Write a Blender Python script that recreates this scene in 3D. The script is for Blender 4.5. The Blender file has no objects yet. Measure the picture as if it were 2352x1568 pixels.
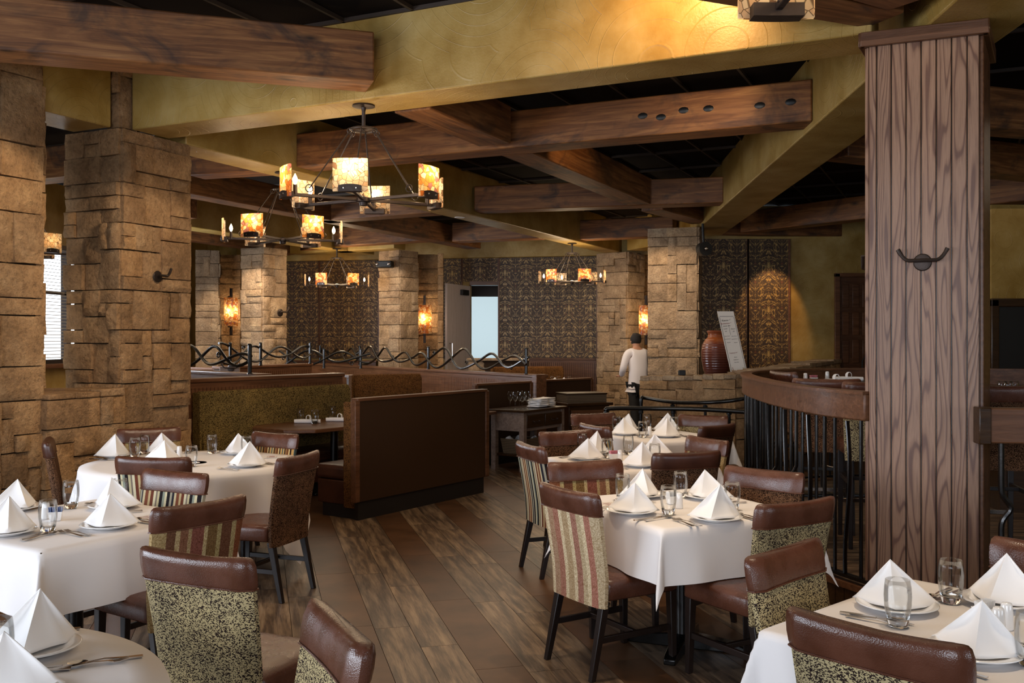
import bpy, math, random
from mathutils import Vector, Matrix
R = random.Random(7)
S = bpy.context.scene
COL = S.collection
pi = math.pi
# ------------------------------------------------ camera
HC, FP, HY = 1.65, 2218.0, 777.4
cam = bpy.data.cameras.new('camera'); co = bpy.data.objects.new('camera', cam); COL.objects.link(co)
co.location = (0, 0, HC); co.rotation_euler = (pi/2, 0, 0)
cam.sensor_width = 36.0; cam.lens = 36.0*FP/2352.0; cam.shift_y = (HY-784.0)/2352.0
cam.clip_start = 0.05; cam.clip_end = 200
S.camera = co
# ------------------------------------------------ world, exposure
w = bpy.data.worlds.new('world'); S.world = w; w.use_nodes = True
w.node_tree.nodes['Background'].inputs[0].default_value = (0.86, 0.93, 1.0, 1)
w.node_tree.nodes['Background'].inputs[1].default_value = 3.2
S.view_settings.view_transform = 'Standard'; S.view_settings.look = 'None'
S.view_settings.gamma = 1.0; S.view_settings.exposure = 0.24; S.view_settings.use_curve_mapping = False
cy = S.cycles
cy.use_denoising = True; cy.max_bounces = 7; cy.diffuse_bounces = 3; cy.glossy_bounces = 3
cy.transmission_bounces = 6; cy.transparent_max_bounces = 8; cy.caustics_reflective = False; cy.caustics_refractive = False
cy.sample_clamp_indirect = 4.0; cy.use_adaptive_sampling = True; cy.adaptive_threshold = 0.03
DAY = (0.80, 0.88, 1.0); WARM = (1.0, 0.62, 0.30); SOFT = (1.0, 0.80, 0.58)
def area(name, loc, tgt, sx, sy, power, col, spread=pi):
    l = bpy.data.lights.new(name, 'AREA'); l.shape = 'RECTANGLE'; l.size = sx; l.size_y = sy
    l.energy = power; l.color = col; l.spread = spread
    o = bpy.data.objects.new(name, l); COL.objects.link(o); o.location = loc
    o.rotation_euler = (Vector(tgt)-Vector(loc)).to_track_quat('-Z', 'Y').to_euler(); return o
def spot(name, loc, tgt, power, deg, col=WARM, blend=0.4, r=0.04):
    l = bpy.data.lights.new(name, 'SPOT'); l.energy = power; l.spot_size = math.radians(deg); l.spot_blend = blend
    l.color = col; l.shadow_soft_size = r
    o = bpy.data.objects.new(name, l); COL.objects.link(o); o.location = loc
    o.rotation_euler = (Vector(tgt)-Vector(loc)).to_track_quat('-Z', 'Y').to_euler(); return o
# daylight through the tall windows along the left and behind the camera
area('window_daylight_rear', (-2.2, -3.6, 1.9), (-0.5, 5, 0.6), 5.0, 2.2, 300, DAY)
area('window_daylight_left', (-6.6, 3.2, 1.9), (0, 5.5, 0.7), 5.0, 2.0, 300, DAY)
area('window_daylight_right', (6.2, -1.6, 1.9), (1.5, 4.5, 0.7), 3.0, 2.0, 90, DAY)
area('dining_room_fill', (0.2, 6.5, 3.40), (0.2, 6.5, 0), 5.0, 7.0, 40, SOFT)  # broad fill added to back up the chandeliers, no fixture hangs here
area('booth_fill', (-1.5, 15.5, 3.40), (-1.5, 15.5, 0), 7.0, 6.0, 150, SOFT)  # fill light added to brighten the far booths
area('window_daylight_far_left', (-6.7, 15.0, 2.2), (0, 17.5, 1.2), 4.0, 1.7, 240, DAY)
area('bar_fill', (5.0, 11.0, 3.35), (5.0, 11.0, 0), 4.0, 7.0, 20, SOFT)  # added fill over the bar side, no lamp is there

# ------------------------------------------------ pixel to place
def P(px, py, z):
    Y = FP*(HC-z)/(py-HY); return Vector(((px-1176.0)/FP*Y, Y))
def X(px, Y): return (px-1176.0)/FP*Y
def Z(py, Y): return HC-(py-HY)/FP*Y
def srgb(h):
    c = [int(h[i:i+2], 16)/255 for i in (0, 2, 4)]
    return tuple(((x/12.92) if x <= .04045 else ((x+.055)/1.055)**2.4) for x in c)+(1,)

# ------------------------------------------------ mesh helper
class MB:
    def __init__(s): s.v = []; s.f = []
    def add(s, vs, fs, M=None):
        b = len(s.v)
        for p in vs:
            p = Vector(p)
            if M is not None: p = M @ p
            s.v.append(tuple(p))
        for f in fs: s.f.append(tuple(i+b for i in f))
        return s
    def box(s, x0, x1, y0, y1, z0, z1, M=None):
        return s.add([(x0,y0,z0),(x1,y0,z0),(x1,y1,z0),(x0,y1,z0),(x0,y0,z1),(x1,y0,z1),(x1,y1,z1),(x0,y1,z1)],
            [(0,3,2,1),(4,5,6,7),(0,1,5,4),(1,2,6,5),(2,3,7,6),(3,0,4,7)], M)
    def prism(s, poly, z0, z1, M=None):
        n = len(poly)
        # poly counter-clockwise
        a = sum(poly[i][0]*poly[(i+1)%n][1]-poly[(i+1)%n][0]*poly[i][1] for i in range(n))
        if a < 0: poly = poly[::-1]
        zt = z1 if isinstance(z1, (list, tuple)) else [z1]*n
        if a < 0 and isinstance(z1, (list, tuple)): zt = list(z1)[::-1]
        return s.add([(p[0],p[1],z0) for p in poly]+[(p[0],p[1],zt[i]) for i, p in enumerate(poly)],
            [tuple(range(n))[::-1], tuple(range(n,2*n))]+[(i,(i+1)%n,n+(i+1)%n,n+i) for i in range(n)], M)
    def lathe(s, prof, n=24, M=None, caps=True):
        vs = []; fs = []; m = len(prof)
        for r, z in prof:
            for k in range(n):
                a = 2*pi*k/n; vs.append((r*math.cos(a), r*math.sin(a), z))
        for j in range(m-1):
            for k in range(n):
                k2 = (k+1)%n; fs.append((j*n+k, j*n+k2, (j+1)*n+k2, (j+1)*n+k))
        if caps: fs.append(tuple(range(n))[::-1]); fs.append(tuple(range((m-1)*n, m*n)))
        return s.add(vs, fs, M)
    def tube(s, pts, r, n=8, M=None, flat=None):
        pts = [Vector(p) for p in pts]; m = len(pts); vs = []; fs = []
        up = Vector((0,0,1)); prev = None
        for i, p in enumerate(pts):
            t = (pts[min(i+1,m-1)]-pts[max(i-1,0)]).normalized()
            if prev is None:
                a = up if abs(t.dot(up)) < .9 else Vector((1,0,0))
                u = t.cross(a).normalized()
            else:
                u = (prev-t*prev.dot(t)).normalized()
            prev = u; vv = t.cross(u)
            rr = r[i] if isinstance(r, (list,tuple)) else r
            for k in range(n):
                a = 2*pi*k/n
                q = u*math.cos(a)*rr+vv*math.sin(a)*rr*(flat or 1)
                vs.append(tuple(p+q))
        for j in range(m-1):
            for k in range(n):
                k2 = (k+1)%n; fs.append((j*n+k, j*n+k2, (j+1)*n+k2, (j+1)*n+k))
        fs.append(tuple(range(n))[::-1]); fs.append(tuple(range((m-1)*n, m*n)))
        return s.add(vs, fs, M)
    def loft(s, rings, M=None, closed=True):
        n = len(rings[0]); vs = [p for r in rings for p in r]; fs = []
        for j in range(len(rings)-1):
            for k in range(n):
                k2 = (k+1)%n; fs.append((j*n+k, j*n+k2, (j+1)*n+k2, (j+1)*n+k))
        if closed: fs.append(tuple(range(n))[::-1]); fs.append(tuple(range((len(rings)-1)*n, len(rings)*n)))
        return s.add(vs, fs, M)
    def grid(s, fn, nu, nv, M=None):
        vs = [fn(i/nu, j/nv) for j in range(nv+1) for i in range(nu+1)]
        fs = [(j*(nu+1)+i, j*(nu+1)+i+1, (j+1)*(nu+1)+i+1, (j+1)*(nu+1)+i) for j in range(nv) for i in range(nu)]
        return s.add(vs, fs, M)
    def mesh(s, name, mat, smooth=True, ang=35):
        me = bpy.data.meshes.new(name); me.from_pydata(s.v, [], s.f); me.update()
        if mat: me.materials.append(mat)
        if smooth:
            me.polygons.foreach_set('use_smooth', [True]*len(me.polygons))
            if ang: me.set_sharp_from_angle(angle=math.radians(ang))
        return me
def obj(name, mb, mat, parent=None, loc=(0,0,0), rz=0, bevel=0, smooth=True, ang=35, solid=0, subs=0, seg=2):
    me = mb if isinstance(mb, bpy.types.Mesh) else mb.mesh(name, mat, smooth, ang)
    o = bpy.data.objects.new(name, me); COL.objects.link(o)
    o.location = loc; o.rotation_euler = (0,0,rz)
    if parent: o.parent = parent
    if subs:
        m = o.modifiers.new('s', 'SUBSURF'); m.levels = subs; m.render_levels = subs
    if solid:
        m = o.modifiers.new('t', 'SOLIDIFY'); m.thickness = solid; m.offset = 0
    if bevel:
        m = o.modifiers.new('b', 'BEVEL'); m.width = bevel; m.segments = seg; m.limit_method = 'ANGLE'; m.angle_limit = math.radians(40)
    return o
def tag(o, label=None, cat=None, group=None, kind=None):
    if label: o['label'] = label
    if cat: o['category'] = cat
    if group: o['group'] = group
    if kind: o['kind'] = kind
    return o
def thing(name, label, cat, loc=(0,0,0), rz=0, group=None):
    o = bpy.data.objects.new(name, None); COL.objects.link(o); o.location = loc; o.rotation_euler = (0,0,rz)
    o.empty_display_size = .1
    return tag(o, label, cat, group)
def dup(root, loc, rz, label, group=None, cat=None):
    def cp(o, par):
        c = o.copy(); COL.objects.link(c); c.parent = par
        for ch in KIDS.get(o.name, []): cp(ch, c)
        return c
    r = root.copy(); COL.objects.link(r); r.location = loc; r.rotation_euler = (0,0,rz); r['label'] = label
    if group: r['group'] = group
    for ch in KIDS.get(root.name, []): cp(ch, r)
    return r
KIDS = {}
def index_kids(root):
    def rec(o):
        k = [c for c in COL.objects if c.parent is o]
        if k: KIDS[o.name] = k
        for c in k: rec(c)
    rec(root)
def dirv(deg): a = math.radians(deg); return Vector((math.sin(a), math.cos(a)))
def rzdir(v): return math.atan2(v[1], v[0])
def beam_box(p0, p1, wid, z0, z1, side=1):
    """centre, rz, box MB for a long box whose one edge runs p0-p1 and which extends wid to one side (left of direction if side>0)"""
    p0, p1 = Vector(p0[:2]), Vector(p1[:2]); d = p1-p0; L = d.length; d.normalize(); n = Vector((-d.y, d.x))*side
    c = (p0+p1)/2+n*wid/2
    mb = MB().box(-L/2, L/2, -wid/2, wid/2, -(z1-z0)/2, (z1-z0)/2)
    return mb, (c.x, c.y, (z0+z1)/2), rzdir(d)

# ------------------------------------------------ materials
class NT:
    def __init__(s, name, rough=.6, spec=.5):
        s.m = bpy.data.materials.new(name); s.m.use_nodes = True; s.t = s.m.node_tree; s.n = s.t.nodes
        s.b = s.n['Principled BSDF']; s.b.inputs['Roughness'].default_value = rough; s.b.inputs['Specular IOR Level'].default_value = spec
    def N(s, ty, **k):
        n = s.n.new(ty)
        for a, v in k.items():
            if a == 'ins':
                for i, x in v.items(): s.put(n.inputs[i], x)
            else: setattr(n, a, v)
        return n
    def put(s, sock, x):
        if hasattr(x, 'links') or isinstance(x, bpy.types.NodeSocket): s.t.links.new(x, sock)
        else: sock.default_value = x
    def obj(s): return s.N('ShaderNodeTexCoord').outputs['Object']
    def pos(s): return s.N('ShaderNodeNewGeometry').outputs['Position']
    def rnd(s): return s.N('ShaderNodeObjectInfo').outputs['Random']
    def vm(s, op, a, b): return s.N('ShaderNodeVectorMath', operation=op, ins={0: a, 1: b}).outputs[0]
    def m1(s, op, a, b=0.0, c=None):
        i = {0: a, 1: b}
        if c is not None: i[2] = c
        return s.N('ShaderNodeMath', operation=op, ins=i).outputs[0]
    def mapr(s, vec, scale, rot=(0,0,0)): return s.N('ShaderNodeMapping', ins={'Vector': vec, 'Scale': scale, 'Rotation': rot}).outputs[0]
    def noise(s, vec, sc, det=3, rough=.55, dist=0, out=0): return s.N('ShaderNodeTexNoise', ins={'Vector': vec, 'Scale': sc, 'Detail': det, 'Roughness': rough, 'Distortion': dist}).outputs[out]
    def vor(s, vec, sc, feat='F1', out='Distance', rnd=1): return s.N('ShaderNodeTexVoronoi', feature=feat, ins={'Vector': vec, 'Scale': sc, 'Randomness': rnd}).outputs[out]
    def ramp(s, fac, stops, interp='LINEAR'):
        n = s.N('ShaderNodeValToRGB'); r = n.color_ramp; r.interpolation = interp
        while len(r.elements) < len(stops): r.elements.new(.5)
        for e, (p, c) in zip(r.elements, stops):
            e.position = p; e.color = srgb(c) if isinstance(c, str) else (c if len(c) == 4 else (*c, 1))
        s.put(n.inputs[0], fac); return n.outputs[0]
    def mix(s, f, a, b, mode='MIX'):
        n = s.N('ShaderNodeMix', data_type='RGBA', blend_type=mode)
        s.put(n.inputs[0], f); s.put(n.inputs[6], srgb(a) if isinstance(a, str) else a); s.put(n.inputs[7], srgb(b) if isinstance(b, str) else b)
        return n.outputs[2]
    def col(s, c): s.put(s.b.inputs['Base Color'], srgb(c) if isinstance(c, str) else c); return s
    def bump(s, h, st=.3, d=.01):
        n = s.N('ShaderNodeBump', ins={'Height': h, 'Strength': st, 'Distance': d}); s.t.links.new(n.outputs[0], s.b.inputs['Normal']); return s
    def rough(s, x): s.put(s.b.inputs['Roughness'], x); return s
M = {}
def simple(name, c, rough=.5, metal=0, spec=.5, coat=0):
    a = NT(name, rough, spec); a.col(c); a.b.inputs['Metallic'].default_value = metal
    if coat: a.b.inputs['Coat Weight'].default_value = coat; a.b.inputs['Coat Roughness'].default_value = .15
    M[name] = a.m; return a
def offs(a, vec):  # every copy of a mesh gets its own stretch of the pattern
    r = a.rnd(); c = a.N('ShaderNodeCombineXYZ', ins={0: a.m1('MULTIPLY', r, 37.0), 1: a.m1('MULTIPLY', r, 11.0), 2: a.m1('MULTIPLY', r, 23.0)}).outputs[0]
    return a.vm('ADD', vec, c)
# plain ones
a = simple('white_cloth', 'EFE9E6', .85, spec=.2); n = a.noise(a.obj(), 9, 3); a.bump(n, .25, .006)
a = simple('napkin_cloth', 'F9F5F2', .9, spec=.15)
a = simple('porcelain', 'F4F2F0', .12, coat=.6)
a = simple('steel', 'C9C3BD', .16, 1)
a = simple('black_iron', '14110F', .3, .6, coat=.5); a.bump(a.noise(a.obj(), 40, 2), .25, .004)
a = simple('brown_iron', '3A302B', .42, .7); a.bump(a.noise(a.obj(), 45, 2), .3, .004)
a = simple('matte_black', '0E0C0B', .5)
a = simple('dark_leg', '1C110D', .38)
a = simple('ceiling_black', '150E0A', .9, spec=.1)
a = simple('ceiling_bar', '2E2014', .7)
a = simple('paper', 'EAE3DA', .8)
a = simple('ink', '3B2C28', .8)
a = simple('red_ink', '8C3A33', .8)
a = simple('pink_packet', 'D98794', .7); simple('blue_packet', '7F95C8', .7); simple('yellow_packet', 'D8C63F', .7); simple('white_packet', 'E9E6E2', .7)
a = simple('green_leaf', '7FA03C', .6)
a = simple('dark_booth', '35200F', .45, spec=.4)
a = simple('kick_black', '140C08', .6)
a = simple('skin', 'A9785C', .6); simple('hair', '1D1612', .8); simple('shirt_white', 'DCD3D0', .85); simple('trousers_black', '0E0A0A', .8)
a = simple('jar_metal', '6E6A66', .4, .8)
a = simple('plaster_white', 'D8D4CC', .8)
# leather
a = NT('brown_leather', .3, .5); p = a.obj(); n = a.noise(p, 7, 3)
a.col(a.ramp(n, [(.3, '4A2A1D'), (.7, '613B2C')])); a.bump(a.mix(.25, a.noise(p, 9, 3, .6), a.vor(p, 260)), .18, .012)
a.rough(a.ramp(a.noise(p, 14, 2), [(.3, (.20,)*3), (.7, (.34,)*3)])); M['leather'] = a.m
a = NT('dark_leather', .3, .5); p = a.obj(); a.col(a.ramp(a.noise(p, 7, 3), [(.3, '3B1F15'), (.7, '4E2C1E')])); a.bump(a.noise(p, 9, 3), .15, .01); a.rough(.34); M['leather_dark'] = a.m
# chenille fabrics: little loops in two tones
def chenille(name, dark, light, sc, th=.48, band=0.0):
    a = NT(name, .95, .1); p = a.obj()
    v = a.mapr(p, (1, 1, 1.35))
    d = a.vor(v, sc, 'F1', 'Color'); g = a.N('ShaderNodeSeparateColor', ins={0: d}).outputs[0]
    n = a.noise(p, 26, 2); f = a.m1('ADD', a.m1('MULTIPLY', g, .75), a.m1('MULTIPLY', n, .45))
    base = a.ramp(f, [(th, dark), (th+.06, light)])
    tint = a.ramp(a.noise(p, 5, 2), [(.35, (.78,)*3), (.7, (1.1, 1.07, 1.0))])
    dist = a.vor(v, sc)
    a.col(a.mix(1.0, base, tint, 'MULTIPLY')); a.bump(dist, -.6, .006); M[name] = a.m
chenille('speckle_olive', '2E2320', 'B9A87F', 260, .52)
chenille('speckle_brown', '21130C', '7C5A42', 300, .56)
chenille('booth_green', '2B1F0E', '806A3C', 190, .47)
chenille('booth_brown', '2A170C', '7A522C', 240, .45)
# striped fabrics
def stripes(name, cols, x0=-.235, x1=.235, rep=1, flor=False):
    a = NT(name, .85, .15); p = a.obj(); s = a.N('ShaderNodeSeparateXYZ', ins={0: p})
    wob = a.m1('MULTIPLY', a.m1('SUBTRACT', a.noise(p, 300, 1), .5), .0035)
    t = a.m1('DIVIDE', a.m1('SUBTRACT', a.m1('ADD', s.outputs[0], wob), x0), x1-x0)
    if rep != 1: t = a.m1('FRACT', a.m1('MULTIPLY', t, float(rep)))
    tot = sum(x[1] for x in cols); st = []; acc = 0
    for c, wd in cols: st.append((acc/tot, c)); acc += wd
    c = a.ramp(t, st, 'CONSTANT')
    if flor:
        v = a.vor(a.mapr(p, (1, .4, 1)), 62, 'SMOOTH_F1'); rings = a.m1('SINE', a.m1('MULTIPLY', v, 26.0))
        f = a.ramp(rings, [(.46, (1, 1, 1)), (.54, (.66, .57, .45))])
        c = a.mix(.75, c, f, 'MULTIPLY')
        g = a.ramp(a.noise(p, 150, 2, .7), [(.42, (.72, .62, .5)), (.56, (1.12, 1.05, .95))]); c = a.mix(.8, c, g, 'MULTIPLY')
    a.col(c); a.bump(a.noise(p, 400, 1), .15, .002); M[name] = a.m
stripes('multi_stripe', [('201A1C',4),('CFC29C',3),('8C9080',3),('1E1819',4),('BFB088',3),('7A6A5E',2),('D6C9A4',3),('6E3A28',4),('C2AA7C',3),('7C4630',4),('CDBB92',3),('2A2830',3),('A39A84',3)], rep=2)
stripes('brown_stripe', [('B98F55',3),('2A1A12',2),('D4B57C',2),('6B3D1E',3),('8A6038',3),('332014',2),('C6A468',2),('4A5552',2)], rep=4)
stripes('paisley_stripe', [('A8946C',10),('6E4E3C',9),('BCAA84',5),('86604C',8),('AC9874',4),('84544A',13),('C0B28A',4),('7A6240',11),('A99C70',5),('6C4A38',12),('B6A980',5),('8C5A40',10)], flor=True)
stripes('cream_paisley', [('BCA888',8),('DCCEB0',5),('AE9078',9),('A87868',9),('DCCEB0',5),('B8A282',9),('DACCAE',5),('A4786A',8),('C2B294',6),('DCCEB0',5),('B07C6E',8),('C4B498',8)], flor=True)
# woods
def wood(name, stops, along=(.5, 7, 7), sc=2.2, rough=.5, knots=True, bump=.25, dist=1.2):
    a = NT(name, rough, .35); p = offs(a, a.obj())
    v = a.mapr(p, along); n1 = a.noise(v, sc, 5, .6, dist); n2 = a.noise(a.mapr(p, (along[0]*2, along[1]*6, along[2]*6)), sc*2, 3, .6)
    f = a.m1('ADD', a.m1('MULTIPLY', n1, .75), a.m1('MULTIPLY', n2, .25))
    c = a.ramp(f, stops)
    if knots:
        k = a.vor(a.mapr(p, (1.0, 2.6, 2.6)), 1.5); c = a.mix(a.ramp(k, [(.02, (.9,)*3), (.16, (0,)*3)]), c, '1C100A')
        bl = a.noise(a.mapr(p, (1.0, 1.7, 1.7)), 1.8, 4, .65, .8); c = a.mix(a.ramp(bl, [(.50, (0,)*3), (.66, (.72,)*3)]), c, '2B2320')
    c = a.mix(1.0, c, a.ramp(a.rnd(), [(0, (.82,.82,.84)), (1, (1.12,1.08,1.0))]), 'MULTIPLY')
    a.col(c); a.bump(f, bump, .006); M[name] = a.m
wood('rough_timber', [(.25, '3E2513'), (.45, '6E4526'), (.6, '8E6038'), (.8, 'B28450')], rough=.55)
wood('oak_trim', [(.3, '452816'), (.5, '62402A'), (.75, '7E563C')], knots=False, rough=.35, sc=3)
wood('dark_wood', [(.3, '24150D'), (.5, '38230F'), (.75, '4A3018')], knots=False, rough=.3, sc=3)
wood('grey_wood', [(.3, '5A4A42'), (.5, '7E6C62'), (.75, '94857B')], knots=False, rough=.5, sc=3)
wood('daylit_door', [(.3, 'B0A8AA'), (.5, 'C4BCC0'), (.75, 'D0C8CE')], along=(7,7,.5), knots=False, rough=.4, sc=3)  # daylight on the open leaf is put into this pale tone
wood('barn_tile', [(.30, '30251D'), (.45, '544437'), (.55, '78634F'), (.72, '9E8870')], along=(.75, 7, 7), rough=.36, sc=3.0, knots=False, bump=.10, dist=.25)
a = NT('brown_tile', .38, .4); p = offs(a, a.obj()); n = a.noise(p, 3.5, 5, .6)
c = a.ramp(n, [(.3, '452D1A'), (.7, '61422A')]); c = a.mix(1.0, c, a.ramp(a.rnd(), [(0, (.86,)*3), (1, (1.1,)*3)]), 'MULTIPLY'); a.col(c); a.bump(n, .06, .003); M['brown_tile'] = a.m
# oak planks with cathedral grain, long axis = local Z
a = NT('oak_plank', .42, .4); p = offs(a, a.obj()); v = a.mapr(p, (1.0, 1.0, .085))
d = a.noise(v, 5.5, 2, .5); f = a.m1('SINE', a.m1('MULTIPLY', a.m1('ADD', d, a.m1('MULTIPLY', a.N('ShaderNodeSeparateXYZ', ins={0: v}).outputs[0], .5)), 120.0))
fine = a.noise(a.mapr(p, (60, 60, 1.4)), 5, 2, .6)
c = a.ramp(f, [(.0, '98765F'), (.72, '8A6852'), (.97, '69493A')]); c = a.mix(a.ramp(fine, [(.45, (0,)*3), (.75, (.55,)*3)]), c, '4B3026')
c = a.mix(1.0, c, a.ramp(a.rnd(), [(0, (.86,.85,.85)), (1, (1.1,1.08,1.06))]), 'MULTIPLY')
a.col(c); a.bump(f, .12, .003); M['oak_plank'] = a.m
# stone
def stone(name, stops):
    a = NT(name, .9, .15); p = a.pos(); n = a.noise(p, 5, 5, .65); big = a.noise(p, 1.6, 2)
    c = a.ramp(a.m1('ADD', a.m1('MULTIPLY', n, .7), a.m1('MULTIPLY', big, .3)), stops)
    c = a.mix(1.0, c, a.ramp(a.rnd(), [(0, (.80,.76,.72)), (.5, (1,1,1)), (1, (1.13,1.06,.95))]), 'MULTIPLY')
    gr = a.noise(p, 34, 5, .75); c = a.mix(1.0, c, a.ramp(gr, [(.34, (.70,.68,.66)), (.5, (1,1,1)), (.68, (1.16,1.14,1.1))]), 'MULTIPLY'); h = a.m1('ADD', a.noise(p, 26, 6, .72), a.m1('MULTIPLY', a.noise(p, 9, 3, .6), 1.2))
    a.col(c); a.bump(h, .9, .045); M[name] = a.m
stone('tan_stone', [(.30, '85694C'), (.5, 'B08C66'), (.7, 'CEAA80')])
stone('pale_stone', [(.30, '857058'), (.5, 'B0967A'), (.7, 'CDB494')])
a = simple('mortar', '3A2C20', .95, spec=.1)
# mustard plaster with troweled arcs
a = NT('mustard_plaster', .42, .35); p = a.pos()
n = a.noise(p, 2.2, 5, .6); c = a.ramp(n, [(.3, '8A6A2C'), (.5, 'A08245'), (.7, 'B0955C')])
v = a.vor(a.vm('ADD', p, a.N('ShaderNodeCombineXYZ', ins={0: a.m1('MULTIPLY', a.noise(p, .8, 1), .35), 1: 0.0, 2: 0.0}).outputs[0]), 1.25)
rg = a.m1('FRACT', a.m1('MULTIPLY', v, 11.0)); line = a.ramp(rg, [(0, (0,)*3), (.04, (1,)*3), (.09, (0,)*3)])
a.col(c); a.bump(a.m1('ADD', a.m1('MULTIPLY', line, .6), a.m1('MULTIPLY', a.noise(p, 60, 3, .6), .6)), .5, .007); M['plaster'] = a.m
# damask wallpaper: mirrored leaf scrolls in gold on dark brown with rust flowers
a = NT('damask_wallpaper', .45, .5); p = a.N('ShaderNodeTexCoord').outputs['Object']
s = a.N('ShaderNodeSeparateXYZ', ins={0: p}); fx = a.m1('PINGPONG', s.outputs[0], .24)
zz = a.m1('PINGPONG', a.m1('ADD', s.outputs[2], a.m1('MULTIPLY', fx, .6)), .40)
q = a.N('ShaderNodeCombineXYZ', ins={0: fx, 1: 0.0, 2: zz}).outputs[0]
dn = a.noise(q, 11, 2, .5, 1.2); f = a.ramp(dn, [(.455, (0,)*3), (.475, (1,)*3), (.495, (1,)*3), (.515, (0,)*3)])
dn2 = a.noise(a.vm('ADD', q, (3.1, 0, 1.7)), 24, 1, .5, .8); f2 = a.ramp(dn2, [(.47, (0,)*3), (.49, (1,)*3), (.51, (1,)*3), (.53, (0,)*3)])
v = a.vor(q, 9, 'F1'); ring = a.ramp(v, [(.05, (1,)*3), (.09, (0,)*3), (.16, (0,)*3), (.18, (.8,)*3), (.21, (0,)*3)])
c = a.mix(a.m1('MULTIPLY', f2, .6), '2E1B0C', '8A6A34'); c = a.mix(f, c, 'A88648'); c = a.mix(a.m1('MULTIPLY', ring, .7), c, 'A4512A')
a.col(c); a.rough(a.ramp(f, [(0, (.6,)*3), (1, (.3,)*3)])); M['damask'] = a.m
# glass and lamp glass
a = NT('clear_glass', 0.0, .5); a.col((1, 1, 1, 1)); a.b.inputs['Transmission Weight'].default_value = 1.0; a.b.inputs['IOR'].default_value = 1.45; M['glass'] = a.m
def lampglass(name, stops, em):
    a = NT(name, .25, .5); p = offs(a, a.obj()); v = a.vor(p, 26, 'F1', 'Color'); g = a.N('ShaderNodeSeparateColor', ins={0: v}).outputs[0]
    c = a.ramp(g, stops, 'CONSTANT'); e = a.vor(p, 26, 'DISTANCE_TO_EDGE')
    c = a.mix(a.ramp(e, [(.02, (.8,)*3), (.05, (0,)*3)]), c, '5A3A22')
    a.col(c); tr = a.N('ShaderNodeBsdfTranslucent'); a.put(tr.inputs[0], c); mx = a.N('ShaderNodeMixShader'); mx.inputs[0].default_value = .72
    a.t.links.new(a.b.outputs[0], mx.inputs[1]); a.t.links.new(tr.outputs[0], mx.inputs[2])
    a.t.links.new(mx.outputs[0], a.n['Material Output'].inputs[0]); M[name] = a.m
lampglass('lamp_glass_pale', [(0, 'EFC79C'), (.25, 'F4D6AE'), (.5, 'E9BA8A'), (.75, 'F6DEBC'), (.93, '7E6048')], 0)
lampglass('lamp_glass_amber', [(0, 'DE8E44'), (.2, 'F2BC7C'), (.42, 'CE7432'), (.65, 'F4CE9C'), (.88, 'A86A60')], 0)
def emit(name, c, st):
    a = NT(name); e = a.N('ShaderNodeEmission'); a.put(e.inputs[0], srgb(c)); e.inputs[1].default_value = st
    a.t.links.new(e.outputs[0], a.n['Material Output'].inputs[0]); M[name] = a.m
emit('candle_bulb', 'FFD9A0', 22.0)
emit('downlight_lens', 'FFF0D8', 1.6)
emit('daylight_pane', 'DDE9F2', 1.05)
a = NT('tumbler_glass', .02, .5); tp = a.N('ShaderNodeBsdfTransparent'); tp.inputs[0].default_value = (.985, .99, .99, 1); gs = a.N('ShaderNodeBsdfGlossy'); gs.inputs['Roughness'].default_value = .03
lw_f = a.N('ShaderNodeLayerWeight'); lw_f.inputs[0].default_value = .28; mx = a.N('ShaderNodeMixShader'); a.t.links.new(a.m1('MULTIPLY', lw_f.outputs['Fresnel'], .55), mx.inputs[0]); a.t.links.new(tp.outputs[0], mx.inputs[1]); a.t.links.new(gs.outputs[0], mx.inputs[2]); a.t.links.new(mx.outputs[0], a.n['Material Output'].inputs[0]); M['tumbler'] = a.m
a = NT('window_glass', .0, .5); a.b.inputs['Transmission Weight'].default_value = 1; a.b.inputs['IOR'].default_value = 1.01; M['window_glass'] = a.m
# ================================================ SETTING
ZS, ZC = 3.45, 4.05          # underside of the plastered soffits, ceiling
def struct(o): o['kind'] = 'structure'; return o
fl = struct(obj('floor', MB().box(-12, 13, -6, 27, -.3, -.010), M['mortar'], smooth=False))
# plank tiles laid in rows: two barn-wood rows, one wide brown row
F = Vector((-.2533, .9674)); U = Vector((.9674, .2533)); RF = math.atan2(F.y, F.x)
LT = 1.30
pm = {}
for key, wd, mt in (('a', .203, 'barn_tile'), ('b', .203, 'barn_tile'), ('c', .251, 'brown_tile')):
    pm[key] = MB().box(-LT/2+.0015, LT/2-.0015, -wd/2+.0015, wd/2-.0015, -.01, 0).mesh('tile', M[mt], False)
known = {('a',0): 6.81, ('b',0): 5.12, ('c',0): 6.0, ('a',1): 5.9, ('b',1): 5.605}
cand = []
for k in range(-8, 9):
    for key, o0, wd in (('a', 0, .203), ('b', .203, .203), ('c', .406, .251)):
        u = .633+.657*k+o0+wd/2; off = known.get((key, k), R.random()*LT)
        for j in range(-2, 14):
            v = (off % LT)+(j+.5)*LT
            c = U*u+F*v
            if c.y < 1.2 or c.y > 18 or abs(c.x) > 8: continue
            px = 1176+FP*c.x/c.y; py = HY+FP*HC/c.y
            cand.append((-(1 if -250 < px < 2500 and py < 1900 else 0), c.y, key, c))
cand.sort(key=lambda t: (t[0], t[1]))
rest = {'barn_tile': MB(), 'brown_tile': MB()}
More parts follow.
